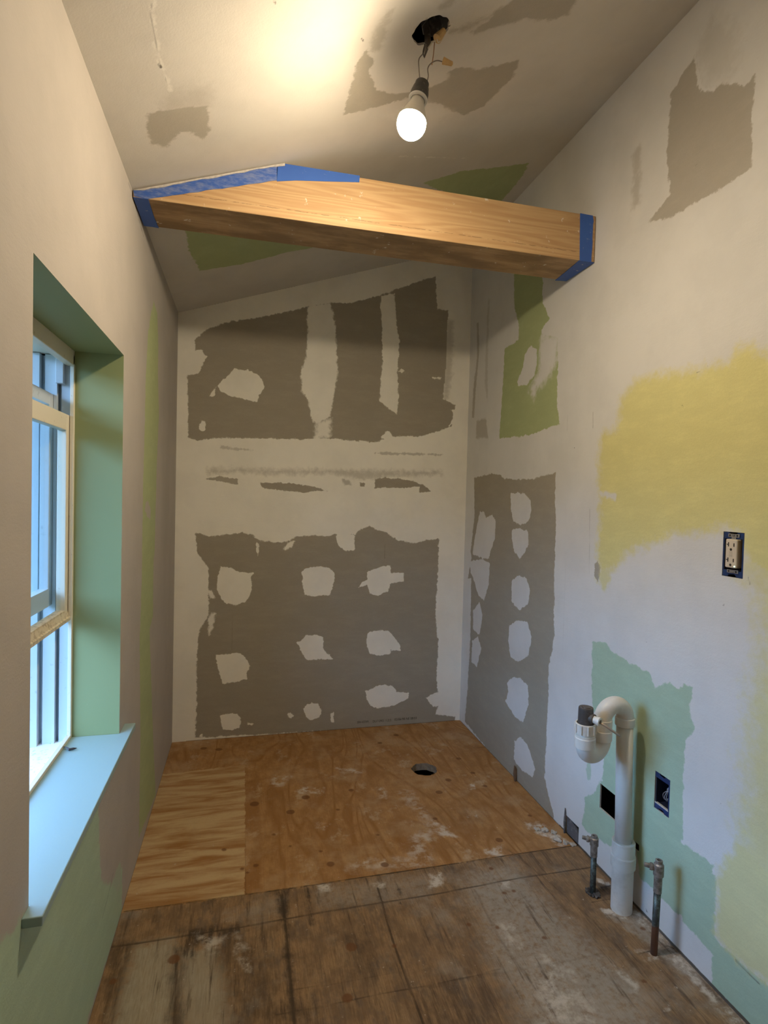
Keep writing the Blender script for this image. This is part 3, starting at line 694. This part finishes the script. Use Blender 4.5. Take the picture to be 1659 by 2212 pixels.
# ------------------------------------------------------------------ beam
YB, TB, ZB, HB = 1.6537, .1655, 1.9539, .1509
k = N('fir_beam'); v = k.obj()
g1 = k.noise(k.scale(v, (.22,4.5,4.5)), 4, 2, .45); ring = k.rng(k.math('ABSOLUTE', k.math('SUBTRACT', k.math('FRACT', k.math('MULTIPLY', g1, 13)), .5)), 0, .5)
fi = k.noise(k.scale(v, (2.5,70,70)), 4, 5, .7); bl = k.noise(k.scale(v,(1,3,3)), 6, 6, .6)
c = k.mix(ring, (.475,.295,.138), (.575,.385,.195)); c = k.mix(k.rng(fi,.35,.75,0,.35), c, (.42,.23,.09))
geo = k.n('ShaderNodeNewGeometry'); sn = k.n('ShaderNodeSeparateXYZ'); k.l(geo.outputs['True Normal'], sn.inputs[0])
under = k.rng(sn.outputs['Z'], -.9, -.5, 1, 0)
c = k.mix(k.math('MULTIPLY', under, k.rng(bl,.38,.62,.25,.9)), c, (.24,.14,.06))      # darker, blotchy brown on downward faces
vo = k.n('ShaderNodeTexVoronoi'); vo.inputs['Scale'].default_value = 3.1; k.l(k.scale(v,(1,1.6,1.6),(.43,.12,.35)), vo.inputs[0])
c = k.mix(k.rng(vo.outputs['Distance'], .03, .09, .75, 0), c, (.25,.11,.04))
c = k.mix(k.rng(k.noise(v, 34, 5, .65),.655,.69,0,.8), c, (.75,.70,.60))
sv = k.n('ShaderNodeSeparateXYZ'); k.l(v, sv.inputs[0])
wob = k.math('MULTIPLY_ADD', k.noise(k.scale(v,(8,0,0)), 3, 4, .6), .008, sv.outputs['Z'])
crack = k.rng(k.math('ABSOLUTE', k.math('SUBTRACT', wob, ZB+.030)), .0, .0016, .75, 0)
c = k.mix(k.math('MULTIPLY', crack, k.rng(k.noise(k.scale(v,(9,0,0)),3,3,.6),.42,.55)), c, (.10,.05,.02))
k.put(k.b.inputs['Base Color'], c); k.b.inputs['Roughness'].default_value = .55; k.bump(k.math('ADD', fi, ring), .25, .001)
beam = thing('wooden_beam', 'rough orange wooden beam spanning the room under the sloping ceiling, ends wrapped in blue tape', 'beam', ((LX+RX)/2, YB+TB/2, ZB))
zt = ZB+HB; xk = LX+(zt-ZL)/SL; e_ = .002
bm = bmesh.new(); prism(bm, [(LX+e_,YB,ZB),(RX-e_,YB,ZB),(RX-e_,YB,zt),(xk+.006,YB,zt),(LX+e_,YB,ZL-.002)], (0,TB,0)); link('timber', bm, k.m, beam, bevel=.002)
tape = N('blue_painter_tape'); v = tape.obj(); n1 = tape.noise(v, 45, 7, .7); n2 = tape.noise(v, 12, 3, .5)
tape.put(tape.b.inputs['Base Color'], tape.mix(tape.rng(n1,.60,.68,0,.8), tape.mix(n2,(.030,.10,.42),(.045,.15,.52)), (.62,.60,.55)))
tape.b.inputs['Roughness'].default_value = .55; tape.bump(n1, .3, .001)
tape_d = N('smeared_painter_tape'); v = tape_d.obj(); n1 = tape_d.noise(tape_d.scale(v,(1,1,3)), 30, 8, .72)
tape_d.put(tape_d.b.inputs['Base Color'], tape_d.mix(tape_d.rng(n1,.40,.68,0,.55), (.035,.11,.42), (.30,.34,.46)))
tape_d.b.inputs['Roughness'].default_value = .6
def rag(a, b, n, amp, seed):
    rnd = random.Random(seed); out = []
    for i in range(n+1):
        t = i/n; out.append(Vector(a).lerp(Vector(b), t)+Vector((rnd.uniform(-1,1)*amp,0,rnd.uniform(-1,1)*amp)) if 0 < i < n else Vector(a).lerp(Vector(b), t))
    return out
tk = .0012
yf = YB-.0002-tk
def fp(px, py): q = unp(px, py, 1, YB); return Vector((q[0], yf, q[2]))
# strip along the sloping cut, front face
top = [fp(285,408),fp(600,357)]; low = rag(fp(598,390), fp(320,430), 16, .0012, 1)
bm = bmesh.new(); prism(bm, [fp(288,411)]+[fp(600,357)]+low+[fp(290,424)], (0,tk,0)); link('tape_strip', bm, tape_d, beam)
bm = bmesh.new(); prism(bm, [fp(598,356),fp(614,354),fp(690,366),fp(777,380),fp(776,394),fp(700,392),fp(640,390),fp(598,392)], (0,tk,0)); link('tape_strip', bm, tape, beam)
# strips under the beam at either end
def up(px, py): q = unp(px, py, 2, ZB-.0003-tk); return Vector((q[0], q[1], ZB-.0003-tk))
bm = bmesh.new(); prism(bm, [Vector((LX+.003,YB,ZB-.0015)), up(320,430), up(326,448), up(333,470), up(343,493), Vector((LX+.028,YB+TB,ZB-.0015)), Vector((LX+.003,YB+TB,ZB-.0015))], (0,0,tk)); link('tape_strip', bm, tape, beam)
bm = bmesh.new(); prism(bm, [Vector((RX-.003,YB-.001,ZB-.0015)), up(1251,563), up(1225,585), up(1199,606), Vector((RX-.003,YB+TB,ZB-.0015))], (0,0,tk)); link('tape_strip', bm, tape, beam)
bm = bmesh.new(); prism(bm, [fp(1252,562),fp(1253,461),fp(1280,466),fp(1282,480)]+rag(fp(1281,482),fp(1277,566),8,.001,4)+[fp(1270,566)], (0,tk,0)); link('tape_strip', bm, tape, beam)
# smear of joint compound along the ceiling line on the tape
bm = bmesh.new(); P_ = [fp(300,400)]; 
prism(bm, [Vector((LX+.004,YB-.004,ZL-.004)),Vector((xk+.02,YB-.004,zt+.004)),Vector((xk+.02,YB-.004,zt-.004))]+rag((xk-.02,YB-.004,zt-.014),(LX+.03,YB-.004,ZL+.000),18,.0018,9), (0,.0036,0))
link('compound_smear', bm, GYP, beam)

# ------------------------------------------------------------------ hanging bulb
def lathe_b(bm, c, ax, prof, seg=32): return lathe(bm, c, ax, [(h*1.085, r*1.085) for h, r in prof], seg)
def at(px, py, dist):
    d = cf + cr*(px-829.5)/F + cu*(1106-py)/F; return Vector(np.array([0,0,CAMZ])+d*dist)
bc = at(889,267,1.248); sk = at(909,192,1.258); ax = (sk-bc).normalized()
lamp = thing('bare_bulb_lamp', 'glowing bare bulb in a black socket hanging on two wires from the ceiling hole', 'light bulb', sk+ax*.012)
black = spotted('black_plastic_socket', (.055,.05,.045), (.35,.32,.27), 60, .60, .68, .45, .6)
bm = lathe_b(bmesh.new(), bc, ax, [(.055,0),(.055,.0150),(.0585,.0190),(.070,.0190),(.083,.0165),(.0835,.0150),(.094,.0145),(.096,.012),(.096,0)]); link('socket', bm, black, lamp, smooth=False, bevel=.0006)
bm = lathe_b(bmesh.new(), bc, ax, [(.0535,.0150),(.0535,.0195),(.0575,.0202),(.0590,.0192),(.0575,.0150)]); link('socket_rim', bm, plain('bright_rim',(.80,.78,.74),.3,var=.05), lamp, smooth=True)
prof = [(-.0305,0)]
for i in range(1,15):
    a = math.pi*(i/14)*.62; prof.append((-.0305*math.cos(a), .0302*math.sin(a)))
prof = [q for q in prof if q[0] < .0055]
bm = lathe_b(bmesh.new(), bc, ax, prof+[(.0062,.0296)], 40)
em = N('lit_bulb_globe'); em.b.inputs['Base Color'].default_value = (1,1,1,1); em.b.inputs['Emission Color'].default_value = (*BULB_COLOR,1); em.b.inputs['Emission Strength'].default_value = BULB_STRENGTH
gg = em.n('ShaderNodeNewGeometry'); dt = em.n('ShaderNodeVectorMath', operation='DOT_PRODUCT'); em.l(gg.outputs['True Normal'], dt.inputs[0]); dt.inputs[1].default_value = ax
em.put(em.b.inputs['Emission Strength'], em.rng(dt.outputs['Value'], -.65, .10, BULB_STRENGTH*1.15, BULB_STRENGTH*.05))
link('bulb', bm, em.m, lamp, smooth=True)
bm = lathe_b(bmesh.new(), bc, ax, [(.0060,.0298),(.0188,.0260),(.026,.0235),(.038,.0185),(.046,.0150),(.060,.0135),(.060,0)]); link('bulb_neck', bm, plain('white_bulb_neck',(.80,.76,.68),.4,var=.05), lamp, smooth=True)
wire_m = plain('grey_wire_sleeve', (.22,.19,.16), .5, var=.3)
copper = plain('bare_copper', (.55,.30,.15), .35, .8, var=.2)
def wirepath(p, jb=False): return curve([at(x, y, 1.262+(d-1.25)*.35 if jb else 1.256+(d-1.165)*.06) for x, y, d in p], 8)
bm = tube(bmesh.new(), wirepath([(908,180,1.165),(905,150,1.17),(905,128,1.19),(914,115,1.21),(921,95,1.23),(926,78,1.25)]), .0013, 8); link('wire', bm, wire_m, lamp, smooth=True)
bm = tube(bmesh.new(), wirepath([(921,180,1.165),(925,165,1.17),(924,148,1.18),(931,137,1.185),(944,131,1.19),(958,134,1.19)]), .0013, 8); link('wire', bm, wire_m, lamp, smooth=True)
bm = tube(bmesh.new(), wirepath([(933,140,1.186),(936,120,1.20),(938,100,1.22),(940,75,1.25)]), .0011, 8); link('wire', bm, copper, lamp, smooth=True)
tan = plain('tan_wire_connector', (.58,.38,.16), .5, var=.25)
a = at(957,131,1.257); b = at(979,139,1.257); d = (b-a)
bm = lathe(bmesh.new(), a, d, [(0,.0),(0,.0075),(.006,.0065),(.013,.0055),(.022,.0045),(.024,0)], 12); link('wire_connector', bm, tan, lamp)

# junction box above the ceiling hole
jb = thing('ceiling_junction_box', 'old dark metal junction box recessed in the round ceiling hole above the bulb', 'junction box', (CH[0]+.008, CH[1]-.004, ceil_z(CH[0])+.062))
old = spotted('old_grey_metal', (.13,.115,.10), (.34,.31,.27), 60, .55, .68, .5, .7, .4)
c0 = Vector((CH[0]+.012, CH[1]-.004, ceil_z(CH[0]+.012)+.010)); nrm = Vector((-SL,0,1)).normalized()
bm = lathe(bmesh.new(), c0, nrm, [(0,.0345),(0,.0360),(.040,.0360),(.040,0),(.039,0),(.039,.0345),(0,.0345)], 8); link('box_shell', bm, old, jb)
for dx, dy in ((-.012,.006),(.010,-.008)):
    p = c0+nrm*.036+Vector((dx,dy,dx*SL)); bm = lathe(bmesh.new(), p, nrm, [(0,.0),(0,.005),(.004,.010),(.004,0)], 16); link('knockout_ring', bm, black, jb)
p0 = at(918,92,1.260); 
bm = bmesh.new(); prism(bm, [at(917,60,1.264),at(928,58,1.264),at(930,88,1.257),at(926,100,1.253),at(916,124,1.246),at(915,122,1.246),at(922,96,1.254),at(917,92,1.258)], (.002,.003,0)); link('hanger_strap', bm, old, jb)
bm = tube(bmesh.new(), wirepath([(918,95,1.24),(914,112,1.215),(916,123,1.205)], True), .0012, 8); link('wire', bm, black, jb, smooth=True)
bm = tube(bmesh.new(), wirepath([(941,88,1.225),(934,91,1.22),(930,97,1.215),(925,104,1.21)], True), .0018, 8); link('wire', bm, plain('white_wire_sleeve',(.62,.57,.47),.5), jb, smooth=True)
a = at(944,84,1.250); b = at(961,64,1.253)
bm = lathe(bmesh.new(), a, b-a, [(0,0),(0,.0105),(.008,.0095),(.018,.0075),(.026,.0065),(.027,0)], 12); link('wire_connector', bm, tan, jb)
bm = tube(bmesh.new(), wirepath([(944,82,1.22),(947,92,1.215),(953,86,1.215)], True), .0015, 8); link('wire', bm, plain('white_wire_sleeve',(.62,.57,.47),.5), jb, smooth=True)

# ------------------------------------------------------------------ waste pipe with trap
pvc = spotted('white_pvc', (.74,.71,.64), (.50,.45,.37), 14, .50, .72, .35, .5)
PX, PY, r1, r2 = 1.062, 1.350, .0225, .0290
dp = thing('drain_pipe', 'tall white plastic drain pipe with curved trap at its top, standing by the right wall', 'drain pipe', (PX, PY, 0))
bm = lathe(bmesh.new(), (PX,PY,0), (0,0,1), [(0,r2),(.150,r2),(.150,0)], 40); link('lower_pipe', bm, pvc, dp, smooth=False)
bm = lathe(bmesh.new(), (PX,PY,0), (0,0,1), [(.125,r2),(.126,.0335),(.158,.0340),(.160,.0315),(.1615,.0312),(.197,.0312),(.199,.0305),(.199,.022)], 40); link('coupling', bm, pvc, dp, smooth=False, bevel=.0008)
ZT = .536; PT = Vector((1.0515, PY, ZT)); PA = (PT-Vector((PX,PY,.10)))
bm = tube(bmesh.new(), [Vector((PX-.0015,PY,.17)), PT], r1, 40); link('riser_pipe', bm, pvc, dp, smooth=True)
bm = lathe(bmesh.new(), PT, (0,0,1), [(-.004,.0225),(-.004,.0262),(.018,.0266),(.020,.0245),(.020,0)], 40); link('bend_collar', bm, pvc, dp, bevel=.0008)
D1 = Vector((-.0800,-.010,0)); P0 = PT+Vector((0,0,.018)); P1 = P0+D1; R_ = D1.length/2
ux = D1.normalized(); cc = P0+D1/2
arc = [cc - ux*R_*math.cos(t)+Vector((0,0,R_*math.sin(t))) for t in [math.pi*i/20 for i in range(21)]]
bm = tube(bmesh.new(), arc, .0235, 32); link('return_bend', bm, pvc, dp, smooth=True)
ZJ = .503
bm = lathe(bmesh.new(), (P1.x,P1.y,0), (0,0,1), [(ZJ,.0235),(ZJ+.000,.0268),(ZJ+.026,.0268),(ZJ+.027,.0256),(ZJ+.056,.0262),(ZJ+.057,.0236)], 40); link('trap_collar', bm, pvc, dp, bevel=.0008)
D2 = Vector((-.0705,-.0256,0)); R2 = D2.length/2; c2 = Vector((P1.x,P1.y,ZJ))+D2/2; u2 = D2.normalized()
arc = [c2 - u2*R2*math.cos(t)-Vector((0,0,R2*math.sin(t)*.85)) for t in [math.pi*i/20 for i in range(21)]]
bm = tube(bmesh.new(), arc, .0240, 32); link('trap_bend', bm, pvc, dp, smooth=True)
Q = Vector((P1.x,P1.y,0))+D2
bm = lathe(bmesh.new(), Q, (0,0,1), [(ZJ-.004,.0245),(ZJ-.004,.0272),(ZJ+.022,.0275),(ZJ+.024,.0262),(ZJ+.030,.0262),(ZJ+.030,.0235),(ZJ+.036,.0235)], 40); link('trap_cup', bm, pvc, dp, bevel=.0006)
bm = bmesh.new()
lathe(bm, Q, (0,0,1), [(ZJ+.034,.0225),(ZJ+.034,.0262),(ZJ+.060,.0268),(ZJ+.062,.0255),(ZJ+.0615,.0225)], 40)
for i in range(10):
    a = 2*math.pi*i/10; d = Vector((math.cos(a),math.sin(a),0)); t = Vector((-d.y,d.x,0)); b0 = Q+d*.0262
    prism(bm, [b0-t*.0016+Vector((0,0,ZJ+.036)), b0+t*.0016+Vector((0,0,ZJ+.036)), b0+d*.003+t*.0010+Vector((0,0,ZJ+.036)), b0+d*.003-t*.0010+Vector((0,0,ZJ+.036))], (0,0,.024))
link('slip_nut', bm, pvc, dp)
rub = spotted('dark_rubber', (.075,.065,.06), (.20,.18,.17), 80, .55, .7, .5, .6)
bm = lathe(bmesh.new(), Q, (0,0,1), [(ZJ+.040,.0215),(ZJ+.066,.0200),(ZJ+.100,.0195),(ZJ+.104,.0185),(ZJ+.1035,.0120),(ZJ+.106,.0110),(ZJ+.106,0)], 32); re_ = link('rubber_elbow', bm, rub, dp, bevel=.001)
nd = Vector((.42,-.90,-.05)).normalized(); np_ = Q+Vector((0,0,ZJ+.079))
bm = lathe(bmesh.new(), np_, nd, [(.010,.0135),(.024,.0135),(.024,.0100)], 24); link_sub('rubber_boss', bm, rub, re_); bpy.data.objects['rubber_boss'].location = (0,0,0)
bm = lathe(bmesh.new(), np_, nd, [(.022,.0055),(.022,.0098),(.036,.0098),(.0365,.0115),(.0420,.0115),(.0425,.0060),(.030,.0055)], 24); noz = link_sub('white_nozzle', bm, pvc, re_)
r0_ = np_+nd*.036; r1_ = unp(1340,1590,1,r0_.y-.028); r1_ = Vector(r1_)
bm = tube(bmesh.new(), [r0_, r0_.lerp(r1_,.5), r1_], .0031, 12); link('metal_rod', bm, spotted('dull_metal_rod',(.50,.42,.34),(.25,.2,.16),60,.5,.7,.4,.6,.7), dp, smooth=True)

# ------------------------------------------------------------------ supply stubs
brass = spotted('dull_plated_fitting', (.34,.31,.28), (.14,.12,.10), 90, .42, .6, .4, .7, .5)
def patina(name, lo_red):
    k = N(name); v = k.obj(); sz = k.n('ShaderNodeSeparateXYZ'); k.l(v, sz.inputs[0]); n = k.noise(v, 70, 6, .7)
    zz = k.math('MULTIPLY_ADD', n, .02, sz.outputs['Z'])
    c = k.mix(k.rng(n,.45,.6), (.055,.06,.055), (.12,.16,.15))
    c = k.mix(k.rng(zz, lo_red-.006, lo_red+.006, 1, 0), c, (.16,.075,.045))
    c = k.mix(k.rng(n,.66,.70,0,.8), c, (.6,.56,.5))
    k.put(k.b.inputs['Base Color'], c); k.b.inputs['Roughness'].default_value = .5; k.b.inputs['Metallic'].default_value = .35; k.bump(n,.4,.001); return k.m
def stub(x, y, lean, h, red, label):
    t = thing('supply_stub', label, 'water pipe', (x,y,0), None)
    top = Vector((x+lean, y, h)); b = Vector((x,y,-.02)); mid = b.lerp(top, .70); ax = (top-b).normalized()
    bm = tube(bmesh.new(), [b, b.lerp(top,.35), mid], .0086, 20); link('copper_pipe', bm, patina('patina_'+str(red), red), t, smooth=True)
    L = (top-mid).length
    f = link('stop_fitting', lathe(bmesh.new(), mid, ax, [(-.004,.0080),(-.004,.0100),(L*.48,.0100),(L*.50,.0125),(L*.86,.0125),(L*.9,.0092),(L,.0088),(L,.0050),(L*.9,.0050),(L*.9,0)], 24), brass, t, bevel=.0005)
    nd = Vector((-.80,.55,.10)).normalized(); p = mid+ax*L*.72
    link('outlet_nipple', lathe(bmesh.new(), p, nd, [(.006,.0075),(.014,.0075),(.0145,.0092),(.021,.0092),(.0215,.0058),(.034,.0052),(.034,.0030),(.026,.0030),(.026,0)], 20), brass, t, bevel=.0004)
    # crust where it leaves the floor
    return t
stub(1.019,1.423,-.001,.175,.0,'short dark copper water stub with valve fitting rising from floor left of the white pipe')
stub(1.041,1.194,.006,.245,.085,'taller green and rust water stub with valve fitting right of the white pipe')
rnd = random.Random(3)
def lump(bm, c, r, rz=.6):
    vs0 = bmesh.ops.create_icosphere(bm, subdivisions=2, radius=1)['verts']
    for v in vs0:
        n = v.co.copy(); f = 1+.28*math.sin(n.x*5+c[0]*90)+.22*math.cos(n.y*6+c[1]*70)
        v.co = Vector((c[0]+n.x*r*f, c[1]+n.y*r*f*1.1, max(c[2]+n.z*r*rz*f, -.001)))
bm = bmesh.new()
for i in range(9):
    a = i*.7; lump(bm, (1.019+math.cos(a)*.014, 1.423+math.sin(a)*.014, .003), rnd.uniform(.005,.010))
o = link('corroded_crust', bm, rub, bpy.data.objects['supply_stub'])

# ------------------------------------------------------------------ electrical boxes
blue = plain('blue_box_plastic', (.014,.040,.14), .45, var=.35, scale=60)
blued = plain('dark_inside_plastic', (.010,.014,.035), .6)
def el_box(hole, parent, dpth=.065):
    y0,y1,z0,z1 = hole; t = .002; bm = bmesh.new(); x0 = RX+.001; x1 = RX+dpth
    box(bm,x0,x1,y0,y0+t,z0,z1); box(bm,x0,x1,y1-t,y1,z0,z1); box(bm,x0,x1,y0+t,y1-t,z0,z0+t); box(bm,x0,x1,y0+t,y1-t,z1-t,z1); box(bm,x1,x1+t,y0,y1,z0,z1)
    link('box_shell', bm, blued, parent)
eb = thing('electrical_box', 'open blue electrical box with curled wires, set low in the green wall patch', 'electrical box', (RX+.03,(be[0]+be[1])/2,be[2]))
el_box((be[0]+.004,be[1]-.004,be[2]+.014,be[3]-.014), eb)
def ear(hole, top):
    y0,y1,z0,z1 = hole; bm = bmesh.new(); s = 1 if top else -1; zi = (z1-.016) if top else (z0+.016); zo = z1-.001 if top else z0+.001
    n = y1-y0
    p = [(y0+.001,zi),(y1-.001,zi),(y1-.001,zo),(y1-n*.25,zo-s*.0),(y1-n*.33,zo-s*.005),(y1-n*.6,zo-s*.006),(y1-n*.68,zo),(y0+.001,zo)]
    prism(bm, [(RX+.0005,a,b) for a,b in p], (.004,0,0)); return bm
link('box_ear', ear(be,True), blue, eb, bevel=.0008); link('box_ear', ear(be,False), blue, eb, bevel=.0008)
bm = bmesh.new(); box(bm, RX+.0005, RX+.02, be[0]+.0005, be[0]+.005, be[2]+.014, be[3]-.014); link('box_side', bm, blue, eb)
bm = bmesh.new(); box(bm, RX+.0002, RX+.006, be[0]+.004, be[1]-.002, be[2]+.0155, be[2]+.0185); link('compound_edge', bm, GYP, eb)
gw = plain('grey_cable', (.30,.28,.30), .5, var=.2)
cy, cz = (be[0]+be[1])/2, (be[2]+be[3])/2
for k_i, (w_, q_) in enumerate(((.016,.0),(.010,-.004),(.004,-.008))):
    pts = [(RX+.030,cy-.012,cz+.012),(RX+.020,cy-.002+w_*.2,cz+.006),(RX+.018,cy+w_,cz-.010+q_),(RX+.022,cy+w_*.9,cz-.024),(RX+.030,cy+w_*.3,cz-.018)]
    link('wire', tube(bmesh.new(), curve(pts,6), .0012, 8), gw, eb, smooth=True)
link('wire_connector', lathe(bmesh.new(), (RX+.016,cy-.010,cz+.012), (.1,-.5,.85), [(0,0),(0,.0080),(.007,.0072),(.016,.0050),(.020,0)], 12), gw, eb)

gb = thing('gfci_outlet', 'cream duplex outlet without cover plate set in a blue box on the yellow painted wall', 'outlet', (RX,(gf[0]+gf[1])/2,gf[2]))
el_box((gf[0]+.003,gf[1]-.003,gf[2]+.012,gf[3]-.012), gb)
link('box_ear', ear(gf,True), blue, gb, bevel=.0008); link('box_ear', ear(gf,False), blue, gb, bevel=.0008)
bm = bmesh.new(); box(bm, RX+.0005, RX+.02, gf[0]+.0005, gf[0]+.005, gf[2]+.014, gf[3]-.014); link('box_side', bm, blue, gb)
bm = bmesh.new(); box(bm, RX+.0005, RX+.02, gf[1]-.003, gf[1]-.0005, gf[2]+.014, gf[3]-.014); link('box_side', bm, blue, gb)
gy0, gy1, gz0, gz1 = 1.0510, 1.0830, 1.0145, 1.0815; GX = RX-.0085
cream = plain('cream_outlet_plastic', (.66,.56,.42), .35, var=.06)
darkp = plain('slot_dark', (.03,.022,.015), .8)
bm = bmesh.new(); box(bm, GX, RX+.01, gy0, gy1, gz0, gz1); face = link('receptacle_body', bm, cream, gb, bevel=.003, seg=3)
ym = (gy0+gy1)/2
def mark(name, y0, y1, z0, z1, mat): 
    bm = bmesh.new(); box(bm, GX-.0003, GX+.002, y0, y1, z0, z1); return link_sub(name, bm, mat, face)
for zc in (gz1-.0125, gz0+.0185):
    mark('slot', ym-.0092, ym-.0064, zc-.0045, zc+.0035, darkp)
    mark('slot', ym+.0058, ym+.0086, zc-.0050, zc+.0050, darkp); mark('slot', ym+.0084, ym+.0125, zc-.001, zc+.0011, darkp)
    bm = lathe(bmesh.new(), (GX-.0003,ym,zc-.0115), (1,0,0), [(0,0),(0,.0031),(.002,.0031)], 16); link_sub('ground_hole', bm, darkp, face)
crm2 = plain('button_plastic', (.58,.49,.36), .4)
b1_ = mark('test_button', ym-.0045, ym+.0045, (gz0+gz1)/2-.0005, (gz0+gz1)/2+.0055, crm2); b2_ = mark('reset_button', ym-.0045, ym+.0045, (gz0+gz1)/2-.0075, (gz0+gz1)/2-.0015, crm2)
led = N('green_indicator'); led.b.inputs['Emission Color'].default_value = (.55,1,.6,1); led.b.inputs['Emission Strength'].default_value = 6
bm = lathe(bmesh.new(), (GX-.0008,gy0+.0045,gz0+.0045), (1,0,0), [(0,0),(0,.0013),(.001,.0013)], 12); link_sub('indicator_light', bm, led.m, face)
steel = plain('strap_metal', (.40,.37,.33), .4, .7, var=.3)
for zc, s in ((gz1+.0085,1),(gz0-.0085,-1)):
    bm = bmesh.new(); box(bm, RX-.0022, RX-.0006, ym-.0155, ym+.0155, zc-.004, zc+.004); box(bm, RX-.0020, RX-.0008, ym-.006, ym+.006, zc-s*.009-.002, zc-s*.009+.006)
    st = link('mounting_strap', bm, steel, gb, bevel=.0008)
    for dy in (-.010,.010):
        link_sub('strap_hole', lathe(bmesh.new(), (RX-.0025,ym+dy,zc), (1,0,0), [(0,0),(0,.0024),(.002,.0024)], 14), darkp, st)
    link_sub('screw', lathe(bmesh.new(), (RX-.0045,ym,zc+s*.001), (1,0,0), [(0,0),(.0008,.0028),(.0022,.0032),(.003,.0032)], 16), brass, st)

# ------------------------------------------------------------------ torn board, shards and rubble by the right wall
gd = spotted('grey_felt_board', (.12,.115,.115), (.25,.24,.23), 60, .5, .65, .8, .7)
ry0, ry1 = rip[0], rip[1]
bm = bmesh.new(); prism(bm, [(RX+.003,ry0+.001,0.001),(RX+.003,ry1-.001,0.001),(RX+.003,ry1-.002,.058),(RX+.003,ry1-.016,.060),(RX+.003,ry0+.016,.048),(RX+.003,ry0+.010,.040),(RX+.003,ry0+.001,.036)], (.006,0,0))
o = link('backing_board', bm, gd); o['label'] = 'dark grey backing board scrap showing through torn wall corner near the floor'; o['category'] = 'board scrap'
bm = bmesh.new(); prism(bm, [(RX-.001,ry1-.004,.001),(RX-.009,ry1-.006,.001),(RX-.008,ry1-.002,.040),(RX-.003,ry1+.000,.086),(RX-.001,ry1-.002,.070)], (0,.005,0))
o = link('torn_wall_flap', bm, gd); o['label'] = 'narrow dark torn flap standing beside the ragged hole at the wall foot'; o['category'] = 'wall scrap'
q = unp(1114,1688,2,0)
bm = bmesh.new(); prism(bm, [(RX-.001,q[1],.001),(RX-.012,q[1]-.003,.001),(RX-.014,q[1]+.002,.030),(RX-.009,q[1]+.004,.062),(RX-.001,q[1]+.004,.048)], (0,.010,0))
o = link('wood_shard', bm, plain('brown_shard',(.20,.12,.07),.8,var=.4)); o['label'] = 'small dark wood shard standing in the gap between back corner patch and floor'; o['category'] = 'wood scrap'
chk = plain('plaster_chunk', (.55,.50,.43), .9, var=.35, scale=90, bump=.5)
spots = [(1160,1793,.010,'flat pale plaster chunk lying farthest from the torn corner on plywood'),(1178,1795,.012,'pale curled plaster chunk in the middle of the rubble'),(1196,1800,.011,'plaster chunk just left of the dark gap at wall foot'),
         (1205,1815,.013,'plaster chunk on the seam below the dark gap'),(1222,1822,.010,'plaster chunk at the foot of the grey torn flap'),(1238,1826,.009,'smallest plaster chunk at right end of rubble, beside grey board')]
for px, py, r, lab in spots:
    q = unp(px, py, 2, 0); bm = bmesh.new(); lump(bm, (min(q[0],RX-.016), q[1], r*.28), r, .45)
    o = link('plaster_chunk', bm, chk); o['label'] = lab; o['category'] = 'plaster chunk'; o['group'] = 'plaster rubble at the right wall foot'
# splinter on the window sill
a = unp(137,1615,2,.522); b = unp(150,1620,2,.525); c = unp(166,1616,2,.524)
bm = tube(bmesh.new(), [Vector(a)+Vector((0,0,.002)), Vector(a).lerp(Vector(b),.5)+Vector((0,0,.003)), Vector(b)+Vector((0,0,.001)), Vector(b).lerp(Vector(c),.5)+Vector((0,0,.001)), Vector(c)], [.0012,.0016,.0034,.0028,.0006], 8)
o = link('bent_screw', bm, plain('rusty_dark_metal',(.07,.06,.06),.6,.5)); o['label'] = 'bent dark screw lying on the pale window sill beside the frame'; o['category'] = 'screw'
# pipe stub seen down the floor hole
t = link('floor_joist_pipe', tube(bmesh.new(), [(.772,2.20,-.09),(.768,2.27,-.085),(.764,2.33,-.08)], .004, 12), plain('buried_cable',(.45,.40,.34),.6), smooth=True)
t['label'] = 'thin pale cable crossing inside the round floor hole'; t['category'] = 'cable'
